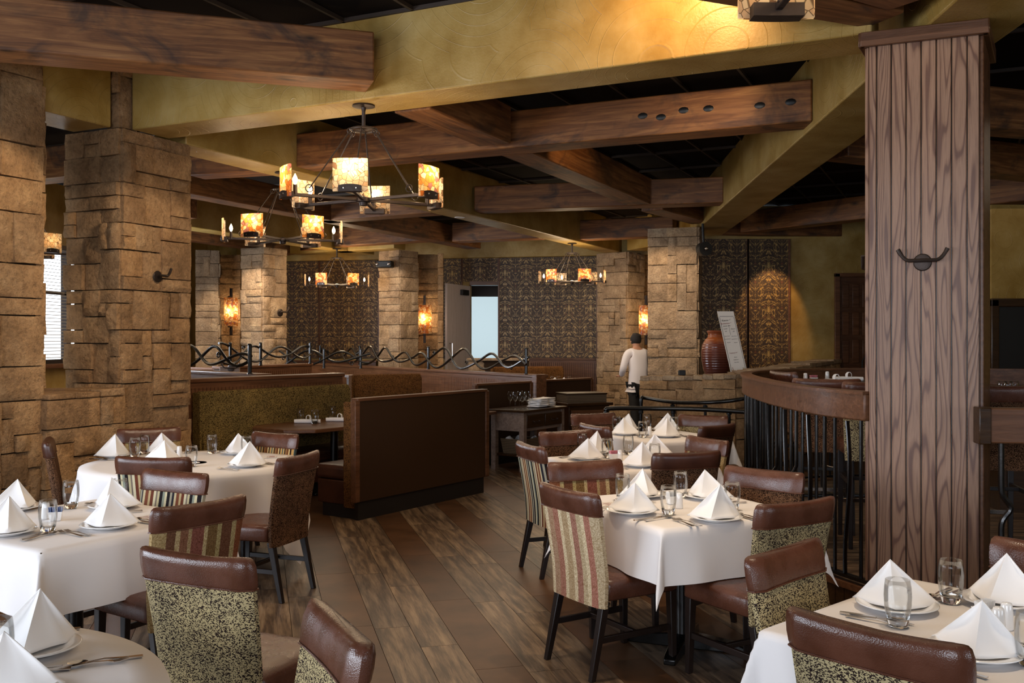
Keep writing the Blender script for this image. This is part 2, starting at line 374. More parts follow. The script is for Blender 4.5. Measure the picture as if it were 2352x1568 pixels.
for i, (vis, _, key, c) in enumerate(cand):
    if i < 290 and vis == -1:
        o = bpy.data.objects.new('tile', pm[key]); COL.objects.link(o); o.parent = fl; o.location = (c.x, c.y, 0); o.rotation_euler = (0, 0, RF)
    else:
        wd = .203 if key != 'c' else .251
        rest['brown_tile' if key == 'c' else 'barn_tile'].box(-LT/2+.0015, LT/2-.0015, -wd/2+.0015, wd/2-.0015, -.01, 0, Matrix.Translation((c.x, c.y, 0)) @ Matrix.Rotation(RF, 4, 'Z'))
for k, mb in rest.items(): obj('distant_tiling', mb, M[k], fl, smooth=False)['kind'] = 'stuff'
# ceiling with dark lay-in tiles
ce = struct(obj('ceiling', MB().box(-12, 13, -6, 27, ZC+.03, ZC+.2), M['ceiling_black'], smooth=False))
g = MB(); gt = MB(); MR = Matrix.Rotation(math.radians(25), 4, 'Z') ; MR = Matrix.Rotation(-math.radians(25.1), 4, 'Z')
for i in range(-14, 26):
    g.box(i*.61-.012, i*.61+.012, -8, 30, ZC, ZC+.03, MR)
for i in range(-5, 24):
    g.box(-12, 16, i*1.22-.012, i*1.22+.012, ZC, ZC+.03, MR)
obj('tile_grid', g, M['ceiling_bar'], ce, smooth=False)['kind'] = 'stuff'

# ---- stone facing
SV = []
def stone_mesh(mat, seed):
    r = random.Random(seed); mb = MB(); n = 3
    def fr(u, v):
        e = min(u, 1-u, v, 1-v); 
        x = u-.5; z = v-.5
        if 0 < u < 1: x += r.uniform(-.05, .05)
        if 0 < v < 1: z += r.uniform(-.05, .05)
        return (x*(1 if e > 0 else r.uniform(.965, 1.0)), -.5+(0 if e > 0 else .20)+r.uniform(-.16, .16)*(1 if e > 0 else .5), z*(1 if e > 0 else r.uniform(.965, 1.0)))
    vs = [fr(i/n, j/n) for j in range(n+1) for i in range(n+1)]; m = n+1
    fs = [(j*m+i, j*m+i+1, (j+1)*m+i+1, (j+1)*m+i) for j in range(n) for i in range(n)]
    edge = [i for i in range(m)]+[j*m+n for j in range(1, m)]+[n*m+i for i in range(n-1, -1, -1)]+[j*m for j in range(n-1, 0, -1)]
    b = len(vs)
    for e in edge: x, y, z = vs[e]; vs.append((x, .5, z))
    L = len(edge)
    for k in range(L): fs.append((edge[(k+1)%L], edge[k], b+k, b+(k+1)%L))
    mb.add(vs, fs); return mb.mesh('stone', M[mat], True, 50)
POOL = {m: [stone_mesh(m, k) for k in range(9)] for m in ('tan_stone', 'pale_stone')}
def pack(nc, nr, rr, wmax=4, hmax=3):
    used = [[0]*nc for _ in range(nr)]; out = []
    for j in range(nr):
        for i in range(nc):
            if used[j][i]: continue
            w_ = rr.choice([1,2,2,2,3,3,4][:wmax+3]); h_ = rr.choice([1,1,2,2,2,3][:hmax+3])
            w_ = min(w_, nc-i); h_ = min(h_, nr-j)
            while any(used[j][i+a] for a in range(w_)): w_ -= 1
            if nc-i-w_ == 1 and not used[j][min(i+w_, nc-1)] and rr.random() < .6: w_ += 1
            while any(used[j+b][i+a] for b in range(h_) for a in range(w_)): h_ -= 1
            for b in range(h_):
                for a in range(w_): used[j+b][i+a] = 1
            out.append((i, j, w_, h_))
    return out
def stone_face(parent, origin, p0, p1, z0, z1, mat='tan_stone', cw=.125, ch=.115, th=.09, seed=0, zfun=None, hmax=3):
    """stones on the face p0->p1 (outside lies on the right hand side of that direction, i.e. towards -y for +x)"""
    rr = random.Random(seed*31+5); p0 = Vector(p0); p1 = Vector(p1); d = p1-p0; L = d.length; d.normalize(); nrm = Vector((d.y, -d.x))
    nc = max(1, round(L/cw)); nr = max(1, round((z1-z0)/ch)); cw = L/nc; ch = (z1-z0)/nr
    for i, j, w_, h_ in pack(nc, nr, rr, hmax=hmax):
        g_ = .006; ww = w_*cw-g_; hh = h_*ch-g_; t = th+rr.uniform(-.018, .03)
        ex = .015 if (i == 0 or i+w_ == nc) else 0
        cx = (i+w_/2)*cw; c = p0+d*cx+nrm*(t/2-th*.45)
        o = bpy.data.objects.new('stone', rr.choice(POOL[mat])); COL.objects.link(o); o.parent = parent
        zz = z0+(j+h_/2)*ch+(zfun(c) if zfun else 0)
        o.location = (c.x-origin[0], c.y-origin[1], zz); o.rotation_euler = (0, 0, math.atan2(d.y, d.x))
        flip = -1 if rr.random() < .5 else 1
        o.scale = (ww+2*ex, t, hh)
def stone_column(label, c0, a_deg, la, lb, z1, mat, seed, cw=.125, ch=.115, name='stone_column', top=None):
    """c0 = nearest corner, right-hand face runs a_deg, left-hand face runs a_deg-90"""
    t = thing(name, label, 'column', (c0[0], c0[1], 0))
    c0 = Vector(c0); da = dirv(a_deg); db = dirv(a_deg-90)
    pr = c0+da*la; pl = c0+db*lb; pk = c0+da*la+db*lb
    ins = .03; ci = c0+(da+db)*ins
    poly = [ci, ci+da*(la-2*ins), ci+da*(la-2*ins)+db*(lb-2*ins), ci+db*(lb-2*ins)]
    obj('mortar_core', MB().prism([(p.x-c0.x, p.y-c0.y) for p in poly], 0, z1), M['mortar'], t, smooth=False)
    stone_face(t, c0, pl, c0, 0, z1, mat, cw, ch, seed=seed)
    stone_face(t, c0, c0, pr, 0, z1, mat, cw, ch, seed=seed+1)
    stone_face(t, c0, pr, pk, 0, z1, mat, cw*1.6, ch*1.6, seed=seed+2)
    if top:   # slim pier continuing between the soffits up to the ceiling
        ct = c0+(da+db)*.01
        obj('mortar_core', MB().prism([(0.05,.12),(-.09,.12),(-.09,.3),(.05,.3)], z1, top), M['mortar'], t, smooth=False)
        stone_face(t, c0, ct+db*.12, ct, z1, top, mat, .14, .15, seed=seed+3); stone_face(t, c0, ct, ct+da*.15, z1, top, mat, .15, .15, seed=seed+4)
    return t
# near pair on the left
c2 = Vector((-3.352, 8.27))
stone_column('big sandstone column with a black coat hook beside the round table', c2, 25, .77, .62, ZS, 'tan_stone', 11, .112, .115, top=ZC)
d25 = dirv(25.1); dm = dirv(-64.9)
pc1 = c2-d25*.80
t = thing('stone_column', 'sandstone column at the left edge of the picture', 'column', (pc1.x, pc1.y, 0))
q = pc1-d25*.95
poly = [pc1+dm*.03-d25*.03, pc1-d25*.92+dm*.03, pc1-d25*.92+dm*.7, pc1+dm*.7-d25*.03]
obj('mortar_core', MB().prism([(p.x-pc1.x, p.y-pc1.y) for p in poly], 0, ZC), M['mortar'], t, smooth=False)
stone_face(t, pc1, q, pc1, 0, ZC, 'tan_stone', .115, .13, seed=41); stone_face(t, pc1, pc1, pc1+dm*.7, 0, ZC, 'tan_stone', .13, .14, seed=42)
t = thing('low_stone_wall', 'low sandstone wall joining the two columns on the left', 'wall', (pc1.x, pc1.y, 0))
w0 = pc1-d25*.0; w1 = c2-d25*.04; wo = Vector((d25.y, -d25.x))
obj('mortar_core', MB().prism([(p.x-pc1.x, p.y-pc1.y) for p in (w0+wo*.04, w1+wo*.04, w1+dm*.45, w0+dm*.45)], 0, 1.17), M['mortar'], t, smooth=False)
stone_face(t, pc1, w0+wo*.05, w1+wo*.05, 0, 1.17, 'tan_stone', .13, .12, seed=51)
for i in range(3):
    a0 = w0.lerp(w1, i/3); a1 = w0.lerp(w1, (i+1)/3); mb = MB()
    b = [a0+wo*.10, a1+wo*.10, a1+dm*.5, a0+dm*.5]
    mb.prism([(p.x-pc1.x, p.y-pc1.y) for p in b], 1.17, [1.225+R.uniform(-.015,.015) for _ in b]); obj('stone', mb, M['tan_stone'], t, bevel=.012, smooth=False)
# columns far behind
def colpx(label, px, Y, la, lb, a, z1=ZS, seed=0, mat='pale_stone', cw=.15, ch=.14):
    return stone_column(label, (X(px, Y), Y), a, la, lb, z1, mat, seed, cw, ch)
c7 = colpx('pale far stone column right of the left wall lamp', 603, 19.0, .60, .56, 32, seed=101)
c6 = colpx('pale narrow stone column left of the left wall lamp', 500, 19.7, .5, .42, -17, seed=111)
c3 = colpx('far stone column left of the open door', 918, 19.6, .50, .56, 38, seed=121)
c4 = colpx('far stone column left of the waiter', 1440, 20.0, .62, .72, 40, seed=131)
c5 = colpx('stone column in front of the waiter beside the clay jar', 1600, 15.6, .42, .78, 18, seed=141, cw=.16, ch=.15)
# ---- soffits (plastered box beams)
def soffit(n, a, b, wid, side=1, z0=ZS, z1=ZC+.05):
    mb, loc, rz = beam_box(a, b, wid, z0, z1, side)
    o = struct(obj('trim_%d' % n, mb, M['plaster'], None, loc, rz, bevel=.012)); o['label'] = 'mustard plastered box beam under the ceiling'; return o
soffit(1, (-3.28, 8.33), (2.12, 5.69), .42)
soffit(2, c2-dirv(25.1)*1.1+Vector((-.04,.02)), c2-dirv(25.1)*.06+Vector((-.04,.02)), .45, 1)
soffit(3, (2.16, 2.0), (3.12, 16.9), .54, -1)
soffit(4, (-3.02, 8.95), (2.30, 20.2), .40, 1)
soffit(5, (-6.5, 22.75), (4.0, 20.5), .45, 1)
soffit(6, P(430, 520, ZS), P(860, 585, ZS), .40, 1)
soffit(7, P(665, 583, ZS), P(905, 570, ZS), .40, 1)
soffit(8, P(1440, 575, ZS), P(1497, 565, ZS), .5, 1)
# ---- rough timbers
ZB, ZT = 3.50, 3.86
tn = [0]
def timber(label, a, b, wid=.33, side=1, z0=ZB, z1=ZT, knots=0):
    mb, loc, rz = beam_box(a, b, wid, z0, z1, side)
    o = obj('timber_beam', mb, M['rough_timber'], None, loc, rz, bevel=.014)
    tag(o, label, 'beam', 'rough timber beams under the dark ceiling'); return o
timber('big rough timber beam across the upper left corner', P(-700, 55, ZB), P(860, 187, ZB), .33, 1)
timber('rough timber beam above the brightly lit plaster at the top', P(1250, -55, ZB), P(1990, 66, ZB), .30, -1)
timber('short dark timber at the top beside the wood clad column', P(1900, -90, ZB), P(2150, -10, ZB), .30, 1)
b1 = timber('long knotty timber beam lit pale at its right end', (-2.33, 10.42), (2.55, 8.21), .34, 1)
b2 = timber('second knotty timber beam, ending on the diagonal plastered beam', (-.55, 14.0), (2.88, 13.15), .34, 1)
timber('third timber beam ending behind the stone column', (.95, 18.15), (2.9, 17.4), .34, 1)
timber('timber beam crossing behind the long plastered beam', P(905, 260, ZB), P(1100, 337, ZB)-Vector((0, .0)), .345, -1)
timber('timber beam with an orange lit side between the knotty beams', P(1152, 358, ZB), P(1440, 472, ZB), .345, -1)
timber('timber beam running down to the lit stone column', P(1473, 486, ZB), P(1588, 515, ZB), .345, -1)
timber('long timber running back above the second chandelier', P(430, 443, ZB), P(1105, 571, ZB), .33, 1)
timber('timber bridging to the left above the second chandelier', P(430, 402, ZB), P(600, 392, ZB), .33, 1)
timber('timber behind the biggest chandelier', P(728, 508, ZB), P(990, 489, ZB), .33, 1)
timber('timber left of the ceiling downlight', P(1038, 555, ZB), P(1238, 547, ZB), .33, 1)
timber('timber above the chandelier on the left wallpaper', P(767, 565, ZB), P(968, 553, ZB), .33, 1)
timber('reddish timber above the left wall lamp', P(300, 532, ZB), P(589, 571, ZB), .33, 1)
timber('lit timber above the left wallpaper panel', P(640, 590, ZB), P(752, 574, ZB), .33, -1)
timber('timber sloping right behind the wood clad column', P(1894, 371, ZB), (6.8, 11.8), .33, -1)
timber('dim timber above the wallpaper with the menu board', P(1700, 534, ZB), P(1996, 499, ZB)+Vector((2.6, -3.4)), .33, 1)
timber('dim timber along the wall above the menu board', (3.5, 17.3), (9.5, 18.6), .33, -1)
timber('timber right of the wood clad column', (3.5, 8.2), (7.5, 9.6), .33, 1)
timber('timber seen between the two left columns', (-6.9, 11.9), (-4.3, 10.6), .33, 1)
timber('dark timber seen between the two left columns', (-7.6, 15.9), (-5.0, 14.6), .33, 1)
for kx, ky in ((1476,266),(1518,269),(1570,253),(1627,249),(1745,242),(1816,234)):
    # dark knotholes of the long beam, their shadow put into the black
    A_, B_ = Vector((-2.33, 10.42)), Vector((2.55, 8.21)); D_q = (B_-A_).normalized(); k_ = (kx-1176)/FP; t_ = (k_*A_.y-A_.x)/(D_q.x-k_*D_q.y); q_ = A_+D_q*t_
    o = obj('knot', MB().lathe([(.001,0),(.03,0),(.022,.006),(.001,.007)], 10, Matrix.Rotation(pi/2, 4, 'X') @ Matrix.Scale(1.6, 4, (1,0,0))), M['matte_black'], b1)
    L_ = (B_-A_).length; o.location = (t_-L_/2, -.17, Z(ky, q_.y)-(ZB+ZT)/2)
# ---- walls
def wallseg(name, a, b, z0, z1, mat, th=.2, parent=None):
    mb, loc, rz = beam_box(a, b, th, z0, z1, 1)
    o = obj(name, mb, M[mat], parent, loc, rz, smooth=False)
    if not parent: struct(o)
    return o
def bw(px):  # point on the back wall line
    A = Vector((-5.6, 22.75)); B = Vector((1.9, 21.15)); k = (px-1176)/FP
    # (A + t(B-A)).x = k*y
    D = B-A; t_ = (k*A.y-A.x)/(D.x-k*D.y); return A+D*t_
BA, BB = bw(380), bw(1640)
wallseg('wall_back', bw(200), bw(1078), 0, ZC, 'plaster'); 
wb = wallseg('wall_back_right', bw(1147), bw(1680), 0, ZC, 'plaster')
wh = wallseg('wall_back_header', bw(1078), bw(1147), Z(655, 21.9), ZC, 'plaster')
wallseg('wall_left', (-7.6, 10.3), (-7.6+.1158*2.6, 12.9), 0, ZC, 'plaster', .2)
wallseg('wall_left_far', (-6.8, 17.2), (-7.3, 23.3), 0, ZC, 'plaster', .2)
wallseg('wall_left_sill', (-7.6+.1158*2.6, 12.9), (-7.6+.1158*6.9, 17.2), 0, 1.27, 'plaster', .2)
wallseg('wall_left_head', (-7.6+.1158*2.6, 12.9), (-7.6+.1158*6.9, 17.2), 3.1, ZC, 'plaster', .2)
wallseg('wall_side', (-8.6, -5), (-7.6, 10.3), 0, ZC, 'plaster', .2)
wallseg('wall_rear', (9.5, -5), (-8.6, -5), 0, ZC, 'plaster', .2)
wallseg('wall_right', (9.5, 17.6), (9.5, -5), 0, ZC, 'plaster', .2)
# right wall beyond the bar, with the panelled door
YR = 17.5
wallseg('wall_entry', (X(1480, 22), 22), (X(1480, 22)+.4, YR+.2), 0, ZC, 'plaster', .2)
wallseg('wall_far_right', (3.35, YR), (X(1918, YR), YR), 0, ZC, 'plaster')
wallseg('wall_far_right_end', (X(2010, YR), YR), (9.6, YR), 0, ZC, 'plaster')
wallseg('wall_far_right_head', (X(1918, YR), YR), (X(2010, YR), YR), Z(632, YR)+.02, ZC, 'plaster')
# wallpaper panels with thin wooden edges
def paper(label, a, b, z0, z1, mat='damask'):
    mb, loc, rz = beam_box(a, b, .04, z0, z1, 1)
    t = thing('wallpaper_panel', label, 'wallpaper', loc, rz); obj('wallpaper', mb, M[mat], t, smooth=False)
    L = (Vector(a[:2])-Vector(b[:2])).length; h = (z1-z0)/2
    for sx in (-1, 1): obj('edge_strip', MB().box(sx*L/2-.02, sx*L/2+.02, -.035, 0, -h, h), M['oak_trim'], t, bevel=.004)
    return t
def off(p, q, d):  # shift both towards the viewer
    p, q = Vector(p), Vector(q); n = (q-p).normalized(); n = Vector((n.y, -n.x))*d; return p+n, q+n
for lb, x0, x1 in (('left strip of dark damask wallpaper behind the far chandelier', 655, 735), ('dark damask wallpaper right of the seam behind the far chandelier', 735.5, 872)):
    a_, b_ = off(bw(x0), bw(x1), .05); paper(lb, a_, b_, 1.2, ZS)
a_, b_ = off(bw(1018), bw(1062), .05); paper('narrow damask wallpaper beside the open door', a_, b_, 1.2, ZS)
a_, b_ = off(bw(1062.5), bw(1146), .05); paper('damask wallpaper above the open door', a_, b_, Z(648, 21.9), ZS)
a_, b_ = off(bw(1147), bw(1372), .05); paper('wide damask wallpaper panel behind the right far chandelier', a_, b_, 1.2, ZS)
paper('damask wallpaper behind the clay jar and menu board', (X(1605, YR), YR-.05), (X(1716, YR), YR-.05), .9, 3.45)
paper('spotlit damask wallpaper left of the mustard wall', (X(1716.5, YR), YR-.05), (X(1811, YR), YR-.05), .9, 3.45)
# wainscot on the back wall, right
def beadwall(name, label, cat, a, b, z0, z1, th=.12, cap=True, back=True, pitch=.045, mat='oak_trim'):
    a, b = Vector(a), Vector(b); d = (b-a); L = d.length; mb, loc, rz = beam_box(a, b, th, z0, z1, 1)
    t = thing(name, label, cat, (loc[0], loc[1], 0), rz)
    obj('core', MB().box(-L/2, L/2, -th/2, th/2, z0, z1-.04), M['dark_wood'], t, smooth=False)
    m = MB(); n = int(L/pitch)
    for s_ in ((-1,) if not back else (-1, 1)):
        for i in range(n):
            x = -L/2+(i+.5)*L/n; y = s_*(th/2+.006)
            m.box(x-L/n/2+.004, x+L/n/2-.004, y-.007, y+.007, z0+.02, z1-.09)
    o = obj('bead_boards', m, M[mat], t, smooth=False); o['kind'] = 'stuff'
    for s_ in (-1, 1): obj('top_rail', MB().box(-L/2, L/2, s_*th/2-.012, s_*th/2+.012, z1-.10, z1-.04), M[mat], t, bevel=.004)
    if cap: obj('cap', MB().box(-L/2-.02, L/2+.02, -th/2-.03, th/2+.03, z1-.04, z1), M[mat], t, bevel=.008)
    return t
a_, b_ = off(bw(1200), bw(1372), .12); beadwall('wainscot_panel', 'beadboard wainscot under the wide damask wallpaper', 'wainscot', a_, b_, 0, 1.22, .05, back=False)
a_, b_ = off(bw(650), bw(868), .12); beadwall('wainscot_panel', 'beadboard wainscot under the dark left wallpaper', 'wainscot', a_, b_, 0, 1.15, .05, back=False)
# open door, frame, vestibule
p0 = bw(1078)-Vector((0, .12)); YD = p0.y; zt = Z(655, YD)
hinge = Vector((X(1080, YD), YD)); free = Vector((X(1027, YD-1.15), YD-1.15))
mb, loc, rz = beam_box(free, hinge, .05, 0.02, zt-.02, 1)
t = thing('open_door', 'tall daylit wooden door standing open at the back', 'door', (loc[0], loc[1], 0), rz)
L = (hinge-free).length
obj('door_leaf', MB().box(-L/2, L/2, -.025, .025, .02, zt-.02), M['daylit_door'], t, bevel=.004)
obj('door_closer', MB().box(L/2-.55, L/2-.2, -.09, -.025, zt-.24, zt-.12), M['matte_black'], t, bevel=.006)
obj('pull_handle', MB().tube([(-L/2+.12, -.03, 1.15), (-L/2+.12, -.09, 1.15), (-L/2+.12, -.09, 1.55), (-L/2+.12, -.03, 1.55)], .014), M['steel'], t)
e0 = bw(1147)
tr = struct(obj('trim_9', MB().box(X(1079, YD), X(1148, YD), YD-.05, YD+.2, zt, zt+.09).box(X(1146, YD), X(1151, YD), YD-.05, YD+.2, 0, zt), M['oak_trim'], bevel=.004))
# daylit glazed vestibule beyond the door
a = NT('sky_diffuser', .9); trn = a.N('ShaderNodeBsdfTranslucent'); trn.inputs[0].default_value = (.52, .56, .56, 1); a.t.links.new(trn.outputs[0], a.n['Material Output'].inputs[0]); M['sky_diffuser'] = a.m  # added translucent sheet, tones the sky down like frosted glass
vy = 24.6
wn = struct(obj('window_3', MB().box(X(1040, vy), X(1165, vy), vy, vy+.08, 2.72, 3.3).box(X(1040, vy), X(1165, vy), vy, vy+.08, 0, .6), M['brown_iron']))
obj('sky_diffuser', MB().box(X(1040, vy), X(1165, vy), vy+.12, vy+.125, .5, 2.75), M['sky_diffuser'], wn)
wallseg('wall_porch_left', (X(1040, vy)-.1, vy+.3), (bw(1040).x, bw(1040).y+.15), 0, ZC, 'plaster_white')
wallseg('wall_porch_right', (bw(1160).x+.1, bw(1160).y+.2), (X(1165, vy)+.2, vy+.3), 0, ZC, 'plaster_white')
# windows of the left wall: frame, mullions, blinds, view of bright sky
def lw(y): return Vector((-7.6+.1158*(y-10.3), y))
for n, (y0, y1) in enumerate(((12.9, 15.22), (15.22, 17.2))):
    a_, b_ = lw(y0), lw(y1); L = (b_-a_).length; c = (a_+b_)/2; rz = rzdir(b_-a_)
    wn = struct(obj('window_%d' % (n+1), MB().box(-L/2, L/2, -.05, .05, 1.27, 1.33).box(-L/2, L/2, -.05, .05, 3.04, 3.1).box(-L/2, -L/2+.06, -.05, .05, 1.33, 3.04).box(L/2-.06, L/2, -.05, .05, 1.33, 3.04).box(-L/2, L/2, -.03, .03, 2.33, 2.38), M['brown_iron'], None, (c.x, c.y, 0), rz, smooth=False))
    obj('pane', MB().box(-L/2+.06, L/2-.06, -.004, .004, 1.33, 3.04), M['window_glass'], wn, smooth=False)
    sl = MB().box(-L/2+.07, L/2-.07, -.012, .012, -.002, .002, Matrix.Rotation(math.radians(18), 4, 'X')).mesh('blind_slat', M['plaster_white'], False)
    for k in range(34):
        o = bpy.data.objects.new('blind_slat', sl); COL.objects.link(o); o.parent = wn; o.location = (0, -.09, 1.36+k*.05)
    obj('sill', MB().box(-L/2, L/2, -.2, .06, 1.2, 1.27), M['oak_trim'], wn, bevel=.006)
# ================================================ WOOD CLAD COLUMN
FL_, FR_ = Vector((2.11, 5.71)), Vector((2.653, 5.48)); BR_ = Vector((2.948, 6.003)); BL_ = Vector((2.405, 6.233))
wc = thing('wood_column', 'tall column clad in vertical oak planks at the right', 'column', (FL_.x, FL_.y, 0))
def face_planks(a, b, n, z0, z1, mat='oak_plank', th=.022, first=.55):
    d = (b-a); L = d.length; d.normalize(); nn = Vector((d.y, -d.x)); ws = [first]+[1]*(n-2)+[.8]; k = L/sum(ws); s_ = 0
    for w_ in ws:
        w_ *= k; c = a+d*(s_+w_/2)+nn*(th/2); s_ += w_
        me = MB().box(-w_/2+.003, w_/2-.003, -th/2, th/2, z0, z1)
        obj('oak_plank', me, M[mat], wc, (c.x-FL_.x, c.y-FL_.y, 0), math.atan2(d.y, d.x), bevel=.005)
obj('core', MB().prism([(p.x-FL_.x, p.y-FL_.y) for p in (FL_, FR_, BR_, BL_)], 0, ZS), M['dark_wood'], wc, smooth=False)
face_planks(FL_, FR_, 8, .01, ZS); face_planks(FR_, BR_, 7, .01, ZS, 'oak_trim', first=.8); face_planks(BL_, FL_, 7, .01, ZS, first=.8)
for a_, b_ in ((FL_, FR_), (FR_, BR_), (BL_, FL_)):
    d = (b_-a_).normalized(); nn = Vector((d.y, -d.x)); c = (a_+b_)/2+nn*.035; L = (b_-a_).length
    obj('crown_strip', MB().box(-L/2-.045, L/2+.045, -.018, .018, ZS-.085, ZS), M['oak_trim'], wc, (c.x-FL_.x, c.y-FL_.y, 0), math.atan2(d.y, d.x), bevel=.005)
# ---- coat hooks: a hammered disc with a two pronged horn
def hook(label, loc, rz, s=1.0, two=True):
    t = thing('coat_hook', label, 'hook', loc, rz, 'black coat hooks')
    obj('back_plate', MB().lathe([(.001, 0), (.038*s, 0), (.04*s, .004), (.036*s, .009), (.012*s, .013), (.001, .013)], 24, Matrix.Rotation(pi/2, 4, 'X')), M['brown_iron'], t)
    pts = []
    for k in range(-10, 11):
        u = k/10; x = .105*s*(abs(u)**.85)*(1 if u > 0 else -1); z = .055*s*max(0, abs(u)-.45)**2*3.2-.004
        if not two and u < -.1: continue
        pts.append((x, -.03-.02*(1-abs(u)), z+.01*s))
    obj('prongs', MB().tube(pts, [.0085*s+(.002 if abs(i-len(pts)/2) > len(pts)*.42 else 0) for i in range(len(pts))], 10), M['brown_iron'], t)
    return t
f_ = (FR_-FL_).normalized(); hp = FL_+f_*.292; hn = Vector((f_.y, -f_.x))
hook('double coat hook on the front of the oak planked column', (hp.x+hn.x*.024, hp.y+hn.y*.024, Z(603, hp.y)), math.atan2(f_.y, f_.x), 1.25)
lp = FL_+(BL_-FL_)*.42; ld = (FL_-BL_).normalized(); ln = Vector((ld.y, -ld.x))
hook('coat hook peeking past the left edge of the oak planked column', (lp.x+ln.x*.024, lp.y+ln.y*.024, Z(618, lp.y)), math.atan2(ld.y, ld.x), 1.25)
def hook_on(label, px, py, c, deg, s=1.2, two=True, out=.05):
    c = Vector(c); d = dirv(deg); k = (px-1176)/FP; t_ = (k*c.y-c.x)/(d.x-k*d.y); p = c+d*t_; n = Vector((d.y, -d.x)); p = p+n*out
    return hook(label, (p.x, p.y, Z(py, p.y)), math.atan2(d.y, d.x), s, two)
hook_on('coat hook on the big sandstone column behind the round table', 352, 635, c2, 25.1, 1.3, False)
hook_on('small coat hook on the far column right of the left wall lamp', 634, 718, (X(603,19), 19), 32, 2.0, False, .11)
hook_on('small coat hook on the far column below the black speaker box', 886, 727, (X(918,19.6), 19.6), -52, 2.0, True, .11)
hook_on('small coat hook on the far column left of the waiter', 1392, 736, (X(1440,20), 20), -50, 2.2, True, .11)

# ================================================ PLATFORM, CAP RAIL, BALUSTERS
path = [(2.11,5.70),(1.99,6.03),(1.945,6.4),(1.93,6.8),(1.935,7.2),(1.965,7.6),(2.01,8.1),(2.12,8.75),(2.33,9.3),(2.65,9.75),(3.1,10.05),(3.7,10.2),(4.5,10.2),(5.4,9.9)]
path = [Vector(p) for p in path]
def smoothpath(p, n=5):
    out = []
    for i in range(len(p)-1):
        a = p[max(i-1,0)]; b = p[i]; c = p[i+1]; d = p[min(i+2,len(p)-1)]
        for k in range(n):
            t = k/n; out.append(.5*((2*b)+(c-a)*t+(2*a-5*b+4*c-d)*t*t+(3*b-a-3*c+d)*t*t*t))
    out.append(p[-1]); return out
sp = smoothpath(path)
def norms(p):
    r = []
    for i in range(len(p)):
        t = (p[min(i+1,len(p)-1)]-p[max(i-1,0)]).normalized(); r.append(Vector((-t.y, t.x)))
    return r
def ribbon(mb, p, o0, o1, z0, z1):
    n = norms(p); rings = []
    for q, m in zip(p, n):
        a = q+m*o0; b = q+m*o1; rings.append([(a.x,a.y,z0),(b.x,b.y,z0),(b.x,b.y,z1),(a.x,a.y,z1)])
    return mb.loft(rings)
PZ = .17
pl = thing('raised_floor', 'raised floor of the bar seating area behind the railing', 'platform', (0,0,0))
poly = [(p.x, p.y) for p in sp]+[(9.4, 9.0), (9.4, 2.0), (3.6, 2.4), (2.9, 5.2), (2.55, 5.45)]
obj('deck', MB().prism(poly, 0, PZ-.02), M['barn_tile'], pl, smooth=False)
obj('deck_boards', MB().prism([(x+.0, y) for x, y in poly], PZ-.02, PZ), M['barn_tile'], pl, smooth=False)
obj('nosing', ribbon(MB(), sp, -.03, .035, PZ-.03, PZ+.006), M['oak_trim'], pl)
mr = MB(); s_ = 0
riser = sp[:60]
for i in range(0, len(riser)-2, 1):
    a_, b_ = riser[i], riser[i+1]; d = (b_-a_); 
for i in range(len(sp)-1):
    a_, b_ = sp[i], sp[i+1]; d = (b_-a_); L = d.length; k = max(1, round(L/.09))
    for j in range(k):
        c = a_+d*((j+.5)/k); mr.box(-L/k/2+.002, L/k/2-.002, -.008, .008, 0, PZ-.03, Matrix.Translation((c.x-.0, c.y, 0)) @ Matrix.Rotation(math.atan2(d.y,d.x), 4, 'Z') @ Matrix.Translation((0,.012,0)))
o = obj('riser_boards', mr, M['dark_wood'], pl, smooth=False); o['kind'] = 'stuff'
rl = thing('curved_railing', 'curved bar railing with oak cap and black iron balusters', 'railing', (0,0,0))
obj('cap_rail', ribbon(MB(), sp, -.03, .035, 1.163, 1.335), M['oak_trim'], rl, bevel=.01)
obj('cap_lip', ribbon(MB(), sp, -.05, .05, 1.318, 1.338), M['oak_trim'], rl)
obj('bottom_bar', ribbon(MB(), sp, -.022, .022, PZ+.03, PZ+.05), M['black_iron'], rl)
# balusters: straight round ones, wavy flat ones and knotted ones
acc = [0]
for i in range(1, len(sp)): acc.append(acc[-1]+(sp[i]-sp[i-1]).length)
def at_s(s_):
    for i in range(1, len(sp)):
        if acc[i] >= s_:
            t = (s_-acc[i-1])/(acc[i]-acc[i-1]); return sp[i-1].lerp(sp[i], t)
    return sp[-1]
s_ = .07; k = 0
while s_ < acc[-1]-.1:
    p = at_s(s_); kind = k % 4
    if kind in (0, 2): pts = [(0,0,PZ+.04), (0,0,1.17)]; rr = .0115; fl_ = None
    elif kind == 1:
        sg = 1 if k % 8 < 4 else -1
        pts = [(sg*.022*math.sin((z-.2)*5.6+k), 0, z) for z in [PZ+.04+i*.094 for i in range(11)]]; rr = .016; fl_ = .45
    else:
        zc = .45+.3*((k*37) % 10)/10; pts = []
        for i in range(41):
            z = PZ+.04+i*.024; e = math.exp(-((z-zc)/.045)**2); pts.append((.035*e, .02*e*math.sin((z-zc)*60), z))
        rr = .0125; fl_ = None
    d = at_s(s_+.02)-at_s(s_-.02) if s_ > .03 else Vector((0,1))
    mb = MB().tube(pts, rr, 8, None, fl_)
    if kind == 3: mb.lathe([(.001,-.02),(.02,-.012),(.024,0),(.02,.012),(.001,.02)], 10, Matrix.Translation((.03,0,zc)), caps=False)
    obj('baluster', mb, M['black_iron'], rl, (p.x, p.y, 0), math.atan2(d.y, d.x))
    s_ += .118; k += 1
